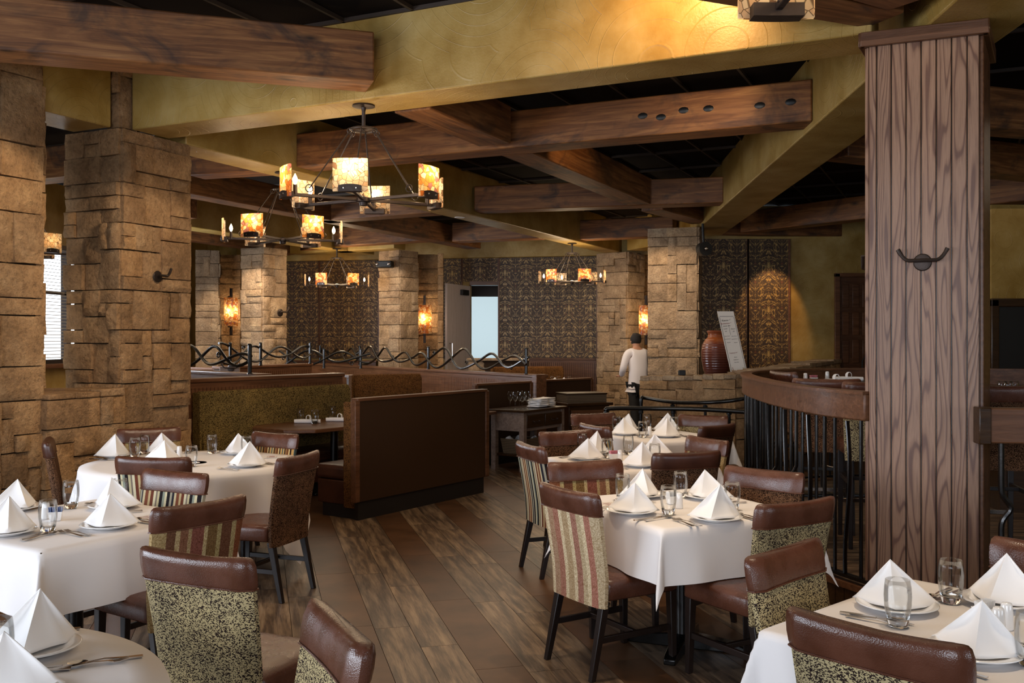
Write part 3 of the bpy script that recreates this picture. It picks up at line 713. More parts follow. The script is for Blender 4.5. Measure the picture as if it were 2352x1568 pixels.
# right section of the railing, beyond the column
r2 = thing('railing', 'oak capped railing right of the wood clad column', 'railing', (2.60, 5.32, 0), math.radians(-8))
obj('cap_rail', MB().box(0, 2.2, -.03, .06, 1.076, 1.27), M['oak_trim'], r2, bevel=.01)
obj('end_block', MB().box(-.035, .03, -.035, .07, 1.07, 1.272), M['dark_wood'], r2, bevel=.006)
obj('bottom_bar', MB().box(0, 2.2, -.02, .02, PZ+.03, PZ+.05), M['black_iron'], r2)
for i in range(9):
    zc = .72; pts = []
    for j in range(41):
        z = PZ+.04+j*.0222; e = math.exp(-((z-zc)/.05)**2) if i % 3 == 0 else 0; pts.append((.05*e, .0, z))
    obj('baluster', MB().tube(pts, .0165, 8), M['black_iron'], r2, (.09+.22*i, 0, 0))
# ---- ramp handrails
def pipe(label, pts, posts, z0=0.0, r=.024):
    t = thing('handrail', label, 'railing', (pts[0][0], pts[0][1], 0))
    b = Vector((pts[0][0], pts[0][1], 0)); P3 = [Vector(p)-b for p in pts]
    P3 = smoothpath(P3, 6); obj('rail', MB().tube(P3, r, 12), M['black_iron'], t)
    for (x, y, z) in posts: obj('post', MB().tube([(x-b.x, y-b.y, z0), (x-b.x, y-b.y, z)], .017, 8).lathe([(.001,-.03),(.028,-.02),(.028,.01),(.001,.02)], 10, Matrix.Translation((x-b.x, y-b.y, z-.01)), caps=False), M['black_iron'], t)
    return t
zr = .90; Yn = .75*FP/(938-HY)
pipe('lower black handrail of the ramp, nearest the tables', [(X(1390,Yn)-.02, Yn, .70), (X(1392,Yn), Yn, .86), (X(1402,Yn), Yn, zr), (X(1500,Yn), Yn, zr), (X(1600,Yn), Yn-.1, zr), (X(1733,Yn-.3), Yn-.3, zr-.02)], [(X(1392,Yn)-.005,Yn,.86),(X(1472,Yn),Yn,zr-.02),(X(1545,Yn),Yn-.04,zr-.02),(X(1667,Yn),Yn-.16,zr-.02),(X(1727,Yn-.3),Yn-.3,zr-.03)])
Yf = 11.75
pipe('upper black handrail of the ramp along the curved stone wall', [(X(1472,Yf+.4), Yf+.4, .78), (X(1474,Yf+.4), Yf+.4, .90), (X(1484,Yf+.4), Yf+.4, Z(914,Yf+.4)), (X(1557,Yf), Yf, Z(924,Yf)), (X(1660,11.45), 11.45, Z(922,11.45)), (X(1733,11.5), 11.5, Z(910,11.5)), (X(1790,12.3), 12.3, Z(895,12.3))], [(X(1473,Yf+.4),Yf+.4,.80),(X(1545,Yf+.05),Yf+.05,Z(924,Yf)-.03),(X(1620,11.5),11.5,Z(925,11.5)-.03)])
# ---- curved low stone wall
wp = [Vector(p) for p in ((1.75,13.0),(2.16,12.62),(2.45,12.3),(2.80,12.1),(3.25,12.35),(3.72,13.1),(4.30,14.1),(5.55,16.4))]
wsp = smoothpath(wp, 3)
lw_ = thing('curved_stone_wall', 'low curved sandstone wall behind the black handrails', 'wall', (2.8, 12.1, 0))
hz = lambda c: 0
def topz(i): return 1.13+.16*i/(len(wsp)-1)
nn_ = norms(wsp); core = []
for i, (q, m) in enumerate(zip(wsp, nn_)):
    a_ = q+m*.03; b_ = q+m*.36; core.append([(a_.x-2.8,a_.y-12.1,0),(b_.x-2.8,b_.y-12.1,0),(b_.x-2.8,b_.y-12.1,topz(i)-.03),(a_.x-2.8,a_.y-12.1,topz(i)-.03)])
obj('mortar_core', MB().loft(core), M['mortar'], lw_, smooth=False)
for i in range(0, len(wsp)-3, 3):
    stone_face(lw_, (2.8, 12.1), wsp[i], wsp[i+3], 0, topz(i+1)-.04, 'tan_stone', .14, .125, seed=200+i)
for i in range(0, len(wsp)-1):
    a_ = wsp[i]-nn_[i]*.05; b_ = wsp[i+1]-nn_[i+1]*.05; c_ = wsp[i+1]+nn_[i+1]*.42; d_ = wsp[i]+nn_[i]*.42
    mb = MB().prism([(p.x-2.8, p.y-12.1) for p in (a_, b_, c_, d_)], topz(i)-.045, [topz(i)+R.uniform(0,.03) for _ in range(4)])
    obj('cap_stone', mb, M['pale_stone'], lw_, bevel=.01, smooth=False)
# pedestal behind the wall carrying jar and board
host = thing('host_shelf', 'dark wooden shelf behind the curved stone wall', 'shelf', (3.05, 14.3, 0))
obj('shelf_top', MB().box(-.45, .95, -.3, .45, 1.04, 1.08), M['dark_wood'], host, bevel=.006); obj('shelf_body', MB().box(-.4, .9, -.25, .4, 0, 1.04), M['dark_wood'], host, bevel=.004)
# ---- clay jar
jy = 14.35
a = NT('clay_glaze', .22, .5); p = a.obj(); sz = a.N('ShaderNodeSeparateXYZ', ins={0: p}).outputs[2]
a.col(a.ramp(a.m1('ADD', sz, a.m1('MULTIPLY', a.noise(p, 6, 3), .12)), [(.3, '5A2F24'), (.55, '7A4030'), (.62, 'A85A2A'), (.74, '8A4A30')])); a.bump(a.m1('SINE', a.m1('MULTIPLY', sz, 170.0)), .25, .01); M['clay'] = a.m
j = thing('clay_jar', 'big reddish glazed clay jar beside the menu board', 'jar', (X(1645, jy), jy, 1.08))
obj('body', MB().lathe([(.001,0),(.15,0),(.19,.1),(.215,.25),(.22,.38),(.205,.48),(.16,.56),(.125,.59),(.12,.64),(.135,.66),(.125,.67),(.11,.64),(.001,.6)], 32), M['clay'], j)
obj('rim', MB().lathe([(.11,.66),(.13,.66),(.14,.675),(.13,.69),(.11,.69)], 32, caps=False), M['clay'], j)
# ---- restaurant week board
by = 13.75; zb = 1.08; zt_ = Z(714, by); tiltx = -.13
bd = thing('menu_board', 'white standing board announcing Kansas City Restaurant Week', 'sign', (X(1688, by), by, zb)); 
h = zt_-zb; MT = Matrix.Rotation(-.10, 4, 'X') @ Matrix.Shear('XY', 4, (0, 0)) 
sh = Matrix(((1,0,-.19,.08),(0,1,.16,0),(0,0,1,0),(0,0,0,1)))
wd_ = .235
obj('panel', MB().box(-wd_/2, wd_/2, 0, .012, 0, h, sh), M['paper'], bd)
ln_ = MB()
for (x0,x1,z0,z1) in ((-.10,.10,h-.075,h-.070),(-.105,-.101,.03,h-.085),(.101,.105,.03,h-.085),(-.001,.001,h-.34,h-.20)): ln_.box(x0,x1,-.003,0,z0,z1,sh)
obj('frame_lines', ln_, M['ink'], bd, smooth=False)
tx = [('Kansas City', 0, .115, .030, 'ink'), ('Restaurant Week', 0, .150, .027, 'red_ink'), ('January 18th - 27th', 0, .178, .018, 'ink'), ('Lunch', -.055, .215, .02, 'ink'), ('Dinner', .055, .215, .02, 'ink'), ('$15', -.055, .245, .016, 'ink'), ('$33', .055, .245, .016, 'ink'), ('First Course', -.05, .30, .014, 'ink'), ('First Course', .05, .30, .014, 'ink'), ('Second Course', -.05, .335, .014, 'ink'), ('Second Course', .05, .335, .014, 'ink'), ('Dessert', -.05, .375, .014, 'ink'), ('Dessert', .05, .375, .014, 'ink'), ('Featured Wines', 0, .50, .02, 'red_ink'), ('Merlot', 0, .55, .014, 'ink'), ('Chardonnay', 0, .58, .014, 'ink'), ('Pinot Noir', 0, .61, .014, 'ink')]
for s_, x_, dz, sz_, mt in tx:
    cu = bpy.data.curves.new('lettering', 'FONT'); cu.body = s_; cu.size = sz_*1.15; cu.align_x = 'CENTER'; cu.resolution_u = 1; cu.extrude = .0006; cu.materials.append(M[mt])
    oc = bpy.data.objects.new('lettering', cu); COL.objects.link(oc); me = bpy.data.meshes.new_from_object(oc); bpy.data.objects.remove(oc)
    o = bpy.data.objects.new('lettering', me); COL.objects.link(o); o.parent = bd
    o.matrix_local = sh @ Matrix.Translation((x_, -.002, h-dz*h/.80)) @ Matrix.Rotation(pi/2, 4, 'X')
for x_, mt in ((-.078, 'red_ink'), (.072, 'red_ink'), (.088, 'green_leaf')):
    obj('printed_bottle', MB().lathe([(.001,0),(.009,0),(.009,.07),(.003,.1),(.003,.13),(.001,.13)], 8, sh @ Matrix.Translation((x_, -.001, .03)) @ Matrix.Scale(.1, 4, (0,1,0)), caps=False), M[mt], bd)
# ---- panelled door on the right
dw0, dw1 = X(1927, YR), X(2005, YR); zdt = Z(636, YR); t = thing('panelled_door', 'wooden door with rows of raised panels beyond the bar', 'door', ((dw0+dw1)/2, YR+.02, 0))
wdd = (dw1-dw0)/2
obj('door_leaf', MB().box(-wdd, wdd, 0, .05, .02, zdt), M['oak_trim'], t, bevel=.004)
for i in range(3):
    for jj in range(5):
        cw_ = (2*wdd-.06)/3; x = -wdd+.03+cw_*(i+.5); z = .2+jj*(zdt-.25)/5; hh = (zdt-.25)/5-.08
        obj('raised_panel', MB().box(x-cw_/2+.03, x+cw_/2-.03, -.02, 0, z, z+hh), M['oak_trim'], t, bevel=.012)
obj('pull_handle', MB().tube([(wdd-.1, 0, .8), (wdd-.16, -.09, .8), (wdd-.22, -.1, .84), (wdd-.22, -.1, 1.25), (wdd-.16, -.09, 1.33), (wdd-.1, 0, 1.33)], .016), M['matte_black'], t)
struct(obj('trim_10', MB().box(X(1916, YR), dw0, YR-.06, YR+.1, 0, zdt+.06).box(X(1916, YR), dw1+.05, YR-.06, YR+.1, zdt, zdt+.07), M['oak_trim'], bevel=.005))
# framed mirror and back counter at the far right
my = 12.5; t = thing('framed_mirror', 'dark carved mirror frame at the right edge', 'mirror', (X(2350, my), my, 0))
for x0, x1, z0, z1 in ((-.42,-.32,.9,2.16),(-.42,.42,2.06,2.17),(.32,.42,.9,2.16)): obj('frame_side', MB().box(x0, x1, -.03, .03, z0, z1), M['dark_wood'], t, bevel=.012)
obj('mirror_glass', MB().box(-.32, .32, -.005, .005, .9, 2.06), M['matte_black'], t)
struct(obj('wall_bar', MB().box(X(2262, 12.8), 9.4, 12.62, 12.8, 0, 3.4), M['plaster']))
t = thing('bar_counter', 'dark back counter seen right of the wood clad column', 'counter', (X(2330, 8.6), 8.6, 0))
obj('worktop', MB().box(-.33, 1.5, -.35, .35, Z(917,8.3)-.05, Z(917,8.3)), M['oak_trim'], t, bevel=.008); obj('counter_body', MB().box(-.28, 1.5, -.3, .3, 0, Z(917,8.3)-.05), M['dark_wood'], t)
# ---- bar table and stools inside the railing
bt = thing('high_top_table', 'dark high top table inside the curved railing', 'table', (3.05, 9.05, PZ))
obj('table_top', MB().box(-.62, .75, -.62, .62, 1.03, 1.075), M['dark_wood'], bt, bevel=.012); obj('pedestal', MB().lathe([(.04,.03),(.035,1.03)], 16), M['black_iron'], bt)
obj('base', MB().box(-.35,.35,-.04,.04,0,.03).box(-.04,.04,-.35,.35,0,.03), M['black_iron'], bt, bevel=.008)
# ================================================ CHANDELIERS
def chandelier(label, cx_, cy_, rot, zs=2.72, power=9.0, Rr=.60, styles=None, ztop=ZS, single=False):
    t = thing('chandelier', label, 'chandelier', (cx_, cy_, 0), 0, 'iron chandeliers with glass shades')
    obj('canopy', MB().lathe([(.001,ztop),(.085,ztop),(.088,ztop-.012),(.02,ztop-.02),(.02,ztop-.02),(.014,ztop-.05),(.014,zs+.53),(.001,zs+.53)], 24, caps=False), M['brown_iron'], t)
    rg = MB(); 
    for k in range(24): pass
    rg.tube([(.10*math.cos(2*pi*k/24), .10*math.sin(2*pi*k/24), zs+.54) for k in range(25)], .009, 8)
    for k in range(3): a_ = pi*k/3+rot; rg.tube([(-.1*math.cos(a_), -.1*math.sin(a_), zs+.54), (.1*math.cos(a_), .1*math.sin(a_), zs+.54)], .006, 6)
    obj('hub_ring', rg, M['brown_iron'], t)
    obj('centre_boss', MB().lathe([(.001,zs-.05),(.03,zs-.045),(.035,zs-.02),(.06,zs-.016),(.06,zs+.012),(.03,zs+.02),(.001,zs+.03)], 16, caps=False), M['brown_iron'], t)
    for k in range(6):
        a_ = rot+pi*k/3; c_, s__ = math.cos(a_), math.sin(a_); RM = Matrix.Rotation(a_, 4, 'Z')
        st = (styles or ['p']*6)[k]
        ax, ay = Rr*c_, Rr*s__
        arm = MB().box(.03, Rr, -.012, .012, zs-.012, zs+.012)
        obj('arm', arm, M['brown_iron'], t, (0,0,0), a_, bevel=.003)
        # hanging rod with ring ends
        rd = MB(); q0 = Vector((.11, 0, zs+.52)); q1 = Vector((Rr*.72, 0, zs+.055)); rd.tube([q0, q1], .0055, 6)
        for q, r_ in ((q0, .022), (q1, .028)):
            rd.tube([(q.x+r_*math.cos(2*pi*i/16), 0, q.z+r_*math.sin(2*pi*i/16)) for i in range(17)], .004, 6)
        obj('rod', rd, M['brown_iron'], t, (0,0,0), a_)
        # curved shade glass
        gl = MB(); nseg = 8; wv = .124; rings = []
        for (hz_, ins) in ((-.028,.003),(-.024,0),(.202,0),(.206,.003)):
            ring = []
            for i in range(nseg+1): y = -wv+2*wv*i/nseg; ring.append((Rr+.028-.9*y*y+.006, y*(1-ins*4), zs+hz_))
            for i in range(nseg, -1, -1): y = -wv+2*wv*i/nseg; ring.append((Rr+.018-.9*y*y+.002, y*(1-ins*4), zs+hz_))
            rings.append(ring)
        gl.loft(rings); gob = obj('glass_shade', gl, M['lamp_glass_amber' if st == 'a' else 'lamp_glass_pale'], t, (0,0,0), a_); gob.data.materials.append(M['tumbler'])
        for p_ in gob.data.polygons:
            if p_.normal.x < -.5: p_.material_index = 1
        br = MB(); rings = []
        for hz_ in (-.03, .012):
            ring = []
            for i in range(7): y = -.082+.164*i/6; ring.append((Rr+.044-.9*y*y, y, zs+hz_+(.010*(1-(i-3)**2/9) if hz_ > 0 else 0)))
            for i in range(6, -1, -1): y = -.082+.164*i/6; ring.append((Rr-.022-.3*y*y, y, zs+hz_))
            rings.append(ring)
        br.loft(rings)
        b_ = obj('shade_bracket', br, M['brown_iron'], t, (0,0,0), a_)
        for y in (-.045, .045): br2 = obj('screw', MB().lathe([(.001,0),(.008,0),(.006,.005),(.001,.006)], 8, Matrix.Translation((Rr+.045-.9*y*y, y, zs-.006)) @ Matrix.Rotation(pi/2, 4, 'Y')), M['steel'], b_)
        cn = obj('candle_tube', MB().lathe([(.016,0),(.016,.075),(.001,.075)], 10), M['brown_iron'], t, (c_*(Rr-.06), s__*(Rr-.06), zs))
        bl = obj('bulb', MB().lathe([(.006,.075),(.016,.095),(.019,.11),(.015,.128),(.007,.145),(.001,.158)], 12, caps=False), M['candle_bulb'], cn)
        l = bpy.data.lights.new('candle_light', 'POINT'); l.energy = power/6; l.color = (1, .76, .48); l.shadow_soft_size = .02
        if not single:
            lo = bpy.data.objects.new('candle_light', l); COL.objects.link(lo); lo.location = (cx_+c_*(Rr-.06), cy_+s__*(Rr-.06), zs+.165)
    if single:
        l = bpy.data.lights.new('candle_light', 'POINT'); l.energy = power; l.color = (1, .76, .48); l.shadow_soft_size = .3
        lo = bpy.data.objects.new('candle_light', l); COL.objects.link(lo); lo.location = (cx_, cy_, zs+.12)
    return t
D_ = math.radians
chandelier('biggest iron chandelier, upper left centre, six glass shades', -1.145, 7.45, D_(-90), styles='papppa', power=24)
chandelier('second chandelier, just left of and behind the biggest', X(650,10.45), 10.45, D_(-107), styles=['a','a','p','p','p','p'], power=24)
chandelier('far chandelier in front of the left dark wallpaper', X(774,19.3), 19.3, D_(-109), styles=['a','a','p','p','p','p'], power=40, single=True)
chandelier('far chandelier in front of the wide wallpaper on the right', X(1314,18.2), 18.2, D_(-72), styles=['a','p','p','p','p','a'], power=40, single=True)
chandelier('nearest chandelier, cut off by the top edge at right', .86, 2.53, D_(90), styles='pppppp', power=24)
chandelier('distant chandelier glimpsed through the gap between the left columns', -6.1, 12.0, D_(-30), styles='pppppp', power=9, single=True)
# ---- wall lamps
def sconce(label, px, py, Y, rz):
    t = thing('wall_lamp', label, 'wall lamp', (X(px, Y), Y, Z(py, Y)), rz, 'glass wall lamps on the far stone')
    rings = []
    for z in (-.30, .30):
        ring = [(.145*math.cos(pi+pi*i/10), .02+.10*math.sin(pi+pi*i/10), z) for i in range(11)]+[(.137*math.cos(2*pi-pi*i/10), .02+.092*math.sin(2*pi-pi*i/10), z) for i in range(11)]
        rings.append(ring)
    gob = obj('glass_shade', MB().loft(rings), M['lamp_glass_amber'], t); gob.data.materials.append(M['tumbler'])
    for p_ in gob.data.polygons:
        c_ = p_.center; 
        if (p_.normal.x*c_.x+p_.normal.y*(c_.y-.02)) < 0 and abs(p_.normal.z) < .5: p_.material_index = 1
    obj('bracket', MB().prism([(0,0)]*0 or [(-.025,0),(.025,0),(.025,.06),(-.025,.06)], .30, .5).box(-.024,.024,-.14,.03,.302,.33), M['brown_iron'], t, bevel=.004)
    obj('bracket', MB().box(-.025,.025,.0,.06,-.5,-.30).box(-.024,.024,-.14,.03,-.33,-.302), M['brown_iron'], t, bevel=.004)
    l = bpy.data.lights.new('lamp_light', 'POINT'); l.energy = 10; l.color = (1, .76, .48); l.shadow_soft_size = .04
    lo = bpy.data.objects.new('lamp_light', l); COL.objects.link(lo); lo.location = (X(px, Y), Y-.02, Z(py, Y)+.02)
    obj('bulb', MB().lathe([(.001,-.08),(.012,-.08),(.022,-.02),(.02,.03),(.001,.06)], 10, caps=False), M['candle_bulb'], t, (0, -.015, 0))
    return t
sconce('glowing amber wall lamp between the two far left stone columns', 530, 716, 20.5, 0)
sconce('glowing wall lamp left of the tall open door', 975, 733, 20.4, 0)
sconce('amber wall lamp behind the head of the waiter', 1484, 735, 19.6, 0)
# stone niches that carry the wall lamps
def niche(label, x0, x1, Y, seed):
    t = thing('stone_niche', label, 'wall', (X(x0, Y), Y, 0)); a_ = Vector((X(x0, Y), Y)); b_ = Vector((X(x1, Y), Y))
    obj('mortar_core', MB().box(0, b_.x-a_.x, .02, .12, 0, ZS), M['mortar'], t, smooth=False)
    stone_face(t, a_, a_, b_, 0, ZS, 'tan_stone', .17, .16, seed=seed)
niche('stone wall strip behind the left wall lamp', 496, 552, 20.75, 301)
niche('stone wall strip left of the open door', 960, 1006, 20.65, 311)
niche('pale edge of stone beside the open door', 1007, 1017, 20.3, 321)
niche('stone wall strip behind the waiter', 1444, 1500, 20.85, 331)
# ---- downlight, speaker box, spotlight
t = thing('recessed_downlight', 'round recessed downlight in the long plastered beam', 'light', (*P(1056, 499, ZS), ZS)); obj('lens', MB().lathe([(.001,-.004),(.06,-.004),(.075,-.008),(.08,0)], 24, caps=False), M['plaster_white'], t)
sy = 19.5; t = thing('speaker_box', 'small black box high on the far column left of the door', 'speaker', (X(884, sy), sy, Z(607, sy)), D_(-8)); obj('housing', MB().box(-.16,.16,-.1,.12,-.07,.07), M['matte_black'], t, bevel=.02)
for x in (-.13, .11): obj('lamp_head', MB().lathe([(.001,0),(.03,0),(.025,.02),(.001,.03)], 12, Matrix.Translation((x,-.1,0)) @ Matrix.Rotation(pi/2, 4, 'X')), M['steel'], t)
sy = 15.1; t = thing('spotlight', 'round black spotlight at the top right of the lit stone column', 'light', (X(1616, sy), sy, Z(572, sy)), D_(15)); obj('housing', MB().lathe([(.001,-.1),(.08,-.1),(.11,-.05),(.11,.08),(.001,.08)], 20, Matrix.Rotation(pi/2, 4, 'X')), M['matte_black'], t); obj('stem', MB().tube([(0,0,.08),(0,.03,ZS-Z(572, sy))], .02), M['matte_black'], t)
obj('lens', MB().lathe([(.001,0),(.03,0),(.02,.015),(.001,.02)], 12, Matrix.Translation((0,-.1,0)) @ Matrix.Rotation(pi/2, 4, 'X')), M['steel'], t)
# ================================================ BOOTHS
# front divider
pa = Vector((-1.392, 8.71)); pb = Vector((-.262, 10.37))
def divider(label, a, b, z1, kick=.17, mat='dark_booth', th=.07):
    a, b = Vector(a), Vector(b); mb, loc, rz = beam_box(a, b, th, 0, 1, 1); L = (b-a).length
    t = thing('booth_divider', label, 'booth', (loc[0], loc[1], 0), rz)
    obj('panel', MB().box(-L/2+.03, L/2-.02, -th/2+.01, th/2, kick, z1-.03), M[mat], t, smooth=False)
    obj('kick_board', MB().box(-L/2+.035, L/2-.03, -th/2+.03, th/2, 0, kick), M['kick_black'], t, smooth=False)
    obj('top_cap', MB().box(-L/2, L/2, -th/2-.004, th/2+.01, z1-.03, z1), M['oak_trim'], t, bevel=.006)
    for s_ in (-1, 1): obj('end_post', MB().box(s_*L/2-.03, s_*L/2+.03, -th/2-.002, th/2-.01, kick, z1-.02), M['oak_trim'], t, bevel=.005)
    return t
divider('dark booth divider nearest the aisle', pa, pb, 1.11)
dp = (pb-pa).normalized(); npn = Vector((-dp.y, dp.x))   # towards the booth
def bench(label, a, b, side, fabric, backz=1.1, seat='leather_dark', sd=.52, flare=True, end=True):
    """back runs a->b; the seat lies on the left of a->b when side=1"""
    a, b = Vector(a), Vector(b); d = (b-a); L = d.length; c = (a+b)/2
    t = thing('booth_bench', label, 'booth bench', (c.x, c.y, 0), rzdir(d))
    s = side; rings = []
    for z, y0, y1 in ((.42,.02,.17),(.6,.02,.15),(.85,.015,.12),(backz-.06,.01,.11),(backz-.01,.015,.09),(backz,.03,.06)):
        k = 0 if z < backz-.02 else .01
        rings.append([(-L/2+k, s*y0, z), (L/2-k, s*y0, z), (L/2-k, s*y1, z), (-L/2+k, s*y1, z)][::s])
    obj('back_cushion', MB().loft(rings), M[fabric], t, bevel=.02, seg=3)
    obj('seat_cushion', MB().box(-L/2, L/2, min(s*.1, s*sd), max(s*.1, s*sd), .34, .48), M[seat], t, bevel=.04, seg=4)
    obj('seat_front', MB().box(-L/2, L/2, min(s*.1, s*(sd-.03)), max(s*.1, s*(sd-.03)), .12, .34), M[seat], t, bevel=.01)
    obj('kick_board', MB().box(-L/2+.01, L/2-.01, min(0, s*(sd-.09)), max(0, s*(sd-.09)), 0, .12), M['kick_black'], t, smooth=False)
    obj('end_panel', MB().box(-L/2-.03, -L/2, min(0, s*.13), max(0, s*.13), .1, backz-.01), M[fabric], t, bevel=.01)
    return t
bench('brown booth bench behind the front divider', pa+npn*.08+dp*.06, pb+npn*.08-dp*.02, 1, 'booth_brown', 1.08)
# olive bench facing it, with its wall
ba = Vector((X(447,9.6), 9.6)); bb_ = Vector((X(790,11.25), 11.25))
bench('olive green upholstered booth bench behind the wooden booth table', ba, bb_, -1, 'booth_green', 1.125)
nb = (bb_-ba).normalized(); nbn = Vector((-nb.y, nb.x))
beadwall('booth_wall', 'booth wall with wooden cap above the olive bench', 'booth wall', ba+nbn*.03-nb*.12, bb_+nbn*.03, 0, 1.25, .14)
obj('end_board', MB().box(-.05, .05, -.015, .015, 0, 1.2), M['grey_wood'], thing('end_board_frame', 'grey oak end board of the olive booth wall', 'booth wall', (ba.x-nb.x*.16+nbn.x*.1, ba.y-nb.y*.16+nbn.y*.1-.03, 0), 0), bevel=.004)
pk = Vector((X(600,11.1), 11.1))
beadwall('booth_wall', 'short booth wall behind the column, carrying the first iron post', 'booth wall', (X(425,12.3), 12.3), (X(592,10.95), 10.95), 0, 1.25, .14)
# long beadboard wall to the back
W0 = Vector((-4.16, 19.8)); W1 = Vector((.354, 13.3))
beadwall('booth_wall', 'long beadboard wall running to the back under the iron vines', 'booth wall', W0, W1, 0, 1.15, .14)
t = thing('wall_end_post', 'oak end post of the long beadboard wall', 'post', (W1.x+.02, W1.y-.02, 0), -.9); obj('post', MB().box(-.05,.05,-.09,.09,0,1.16), M['oak_trim'], t, bevel=.006)
beadwall('booth_wall', 'wooden wall behind the first iron post', 'booth wall', (X(508,14.2), 14.2), (X(715,16.0), 16.0), 0, 1.24, .14)
t = thing('wall_end_board', 'pale oak end board with a small hook near the first iron post', 'post', (X(528,13.9), 13.9, 0), .1); obj('end_board', MB().box(-.14,.14,-.02,.03,0,1.25), M['grey_wood'], t, bevel=.005)
hook('coat hook on the pale oak end board', (X(530,13.85), 13.86, Z(846,13.85)), .1, 1.2)
beadwall('booth_wall', 'low wooden wall left of the pale end board', 'booth wall', (X(425,15.2), 15.2), (X(505,14.9), 14.9), 0, 1.2, .14)
bench('brown booth bench between the front divider and the beadboard wall', (X(806,11.9), 11.9), (X(962,12.3), 12.3), -1, 'booth_brown', 1.21)
beadwall('booth_wall', 'narrow wooden wall behind the rear brown bench', 'booth wall', (X(803,11.95), 11.95), (X(955,12.4), 12.4), 0, 1.2, .1)
divider('second dark booth divider behind the side table', (-.45, 12.35), (.27, 13.15), 1.075)
divider('third dark booth divider in front of the wainscot', (.45, 14.0), (1.24, 14.9), 1.05)
bench('rust brown booth bench by the low stone wall near the door', (X(1130,17.5), 17.5), (X(1290,17.9), 17.9), -1, 'booth_brown', 1.14)
t = thing('low_stone_wall', 'low sandstone wall under the bright doorway', 'wall', (X(1078,18.6), 18.6, 0)); a_ = Vector((X(1078,18.6),18.6)); b_ = Vector((X(1215,18.9),18.9))
obj('mortar_core', MB().box(0, b_.x-a_.x, .03, .3, 0, 1.22), M['mortar'], t, smooth=False); stone_face(t, a_, a_, b_, 0, 1.22, 'pale_stone', .16, .15, seed=401)
obj('cap_stone', MB().box(-.05, b_.x-a_.x, -.05, .35, 1.22, 1.27), M['pale_stone'], t, bevel=.012)
# booth table (wood) with wrapped cutlery
def wood_table(label, c, ang, lx, ly, z=.75):
    t = thing('booth_table', label, 'table', (c[0], c[1], 0), ang)
    ch = .22; pts = [(-lx+ch,-ly),(lx,-ly),(lx,ly),(-lx+ch,ly),(-lx,ly-ch),(-lx,-ly+ch)]
    obj('table_top', MB().prism(pts, z-.04, z), M['oak_trim'], t, bevel=.008)
    obj('pedestal', MB().lathe([(.045,.03),(.04,z-.04)], 16), M['black_iron'], t, (lx*.35,0,0)); obj('base', MB().box(-.3,.3,-.04,.04,0,.03).box(-.04,.04,-.3,.3,0,.03), M['black_iron'], t, (lx*.35,0,0), bevel=.008)
    return t
tb = P(560, 974, .75)
# corners: left tip (555,975), front corner (695,992) and right (800,978)
wood_table('polished wooden booth table with rolled napkins', (-2.05, 10.2), D_(53), .66, .46)
wood_table('half hidden wooden table of the rear booth', (-.75, 11.75), D_(60), .5, .36)
# ---- iron vine railings on the booth walls
def vine(label, a, b, z, posts, amp=.13, per=1.15, ph=0.0, seed=1, hpost=.34):
    a, b = Vector(a), Vector(b); d = b-a; L = d.length; rr = random.Random(seed)
    t = thing('vine_railing', label, 'railing', (a.x, a.y, z), math.atan2(d.y, d.x))
    for f_ in posts: obj('post', MB().tube([(f_*L,0,0),(f_*L,0,hpost)], .022, 10).lathe([(.001,0),(.032,0),(.03,.01),(.022,.012)], 12, Matrix.Translation((f_*L,0,0)), caps=False).lathe([(.022,-.006),(.027,0),(.018,.014),(.001,.016)], 12, Matrix.Translation((f_*L,0,hpost)), caps=False), M['black_iron'], t)
    for sgn in (0, 1):
        pts = []; n = int(L/.06)
        for i in range(n+1):
            x = L*i/n; zz = .18+amp*(.8*math.sin(2*pi*x/per+ph+sgn*pi*.93)+.3*math.sin(2*pi*x/(per*1.73)+seed+sgn*2.1)+.12*math.sin(9*x+seed))
            pts.append((x, .03*math.cos(2*pi*x/per+sgn*2), zz))
        obj('vine_strand', MB().tube(pts, .0185, 8), M['black_iron'], t)
    k = per*.4
    while k < L:
        s_ = rr.uniform(.03, .045); zz = .18+rr.uniform(-.1, .1)
        pts = [(k+s_*math.cos(i*.5)*(1-i/22), 0, zz+s_*math.sin(i*.5)*(1-i/22)) for i in range(18)]
        obj('scroll', MB().tube(pts, [.012-.0004*i for i in range(18)], 6), M['black_iron'], t); k += per*rr.uniform(.7, 1.1)
    return t
vine('iron vine railing with the thick post above the olive booth', (X(360,12.0), 12.0), (X(574,10.9), 10.9), 1.25, [1.0], .12, 1.0, .9, 3, .33)
vine('long iron vine railing on the beadboard wall', W0+Vector((.1,0))+(W1-W0)*.02, W1-(W1-W0)*.03, 1.15, [0.02,.27,.62,.995], .15, 1.35, 0.2, 5, .36)
vine('iron vine railing behind the thick post', (X(506,14.15), 14.15), (X(712,15.95), 15.95), 1.24, [.1,.42,1.0], .14, 1.2, 1.2, 8, .34)
vine('distant iron vine railing before the left dark wallpaper', (X(640,17.5), 17.5), (X(850,17.2), 17.2), 1.12, [0.1,.5,.9], .14, 1.2, 2.0, 9, .34)
# ---- side table with two drawers, basket and tray
q0 = Vector((.144, 11.9)); st = thing('side_table', 'rustic side table with two drawers holding wine glasses', 'table', (q0.x, q0.y, 0), math.radians(55))
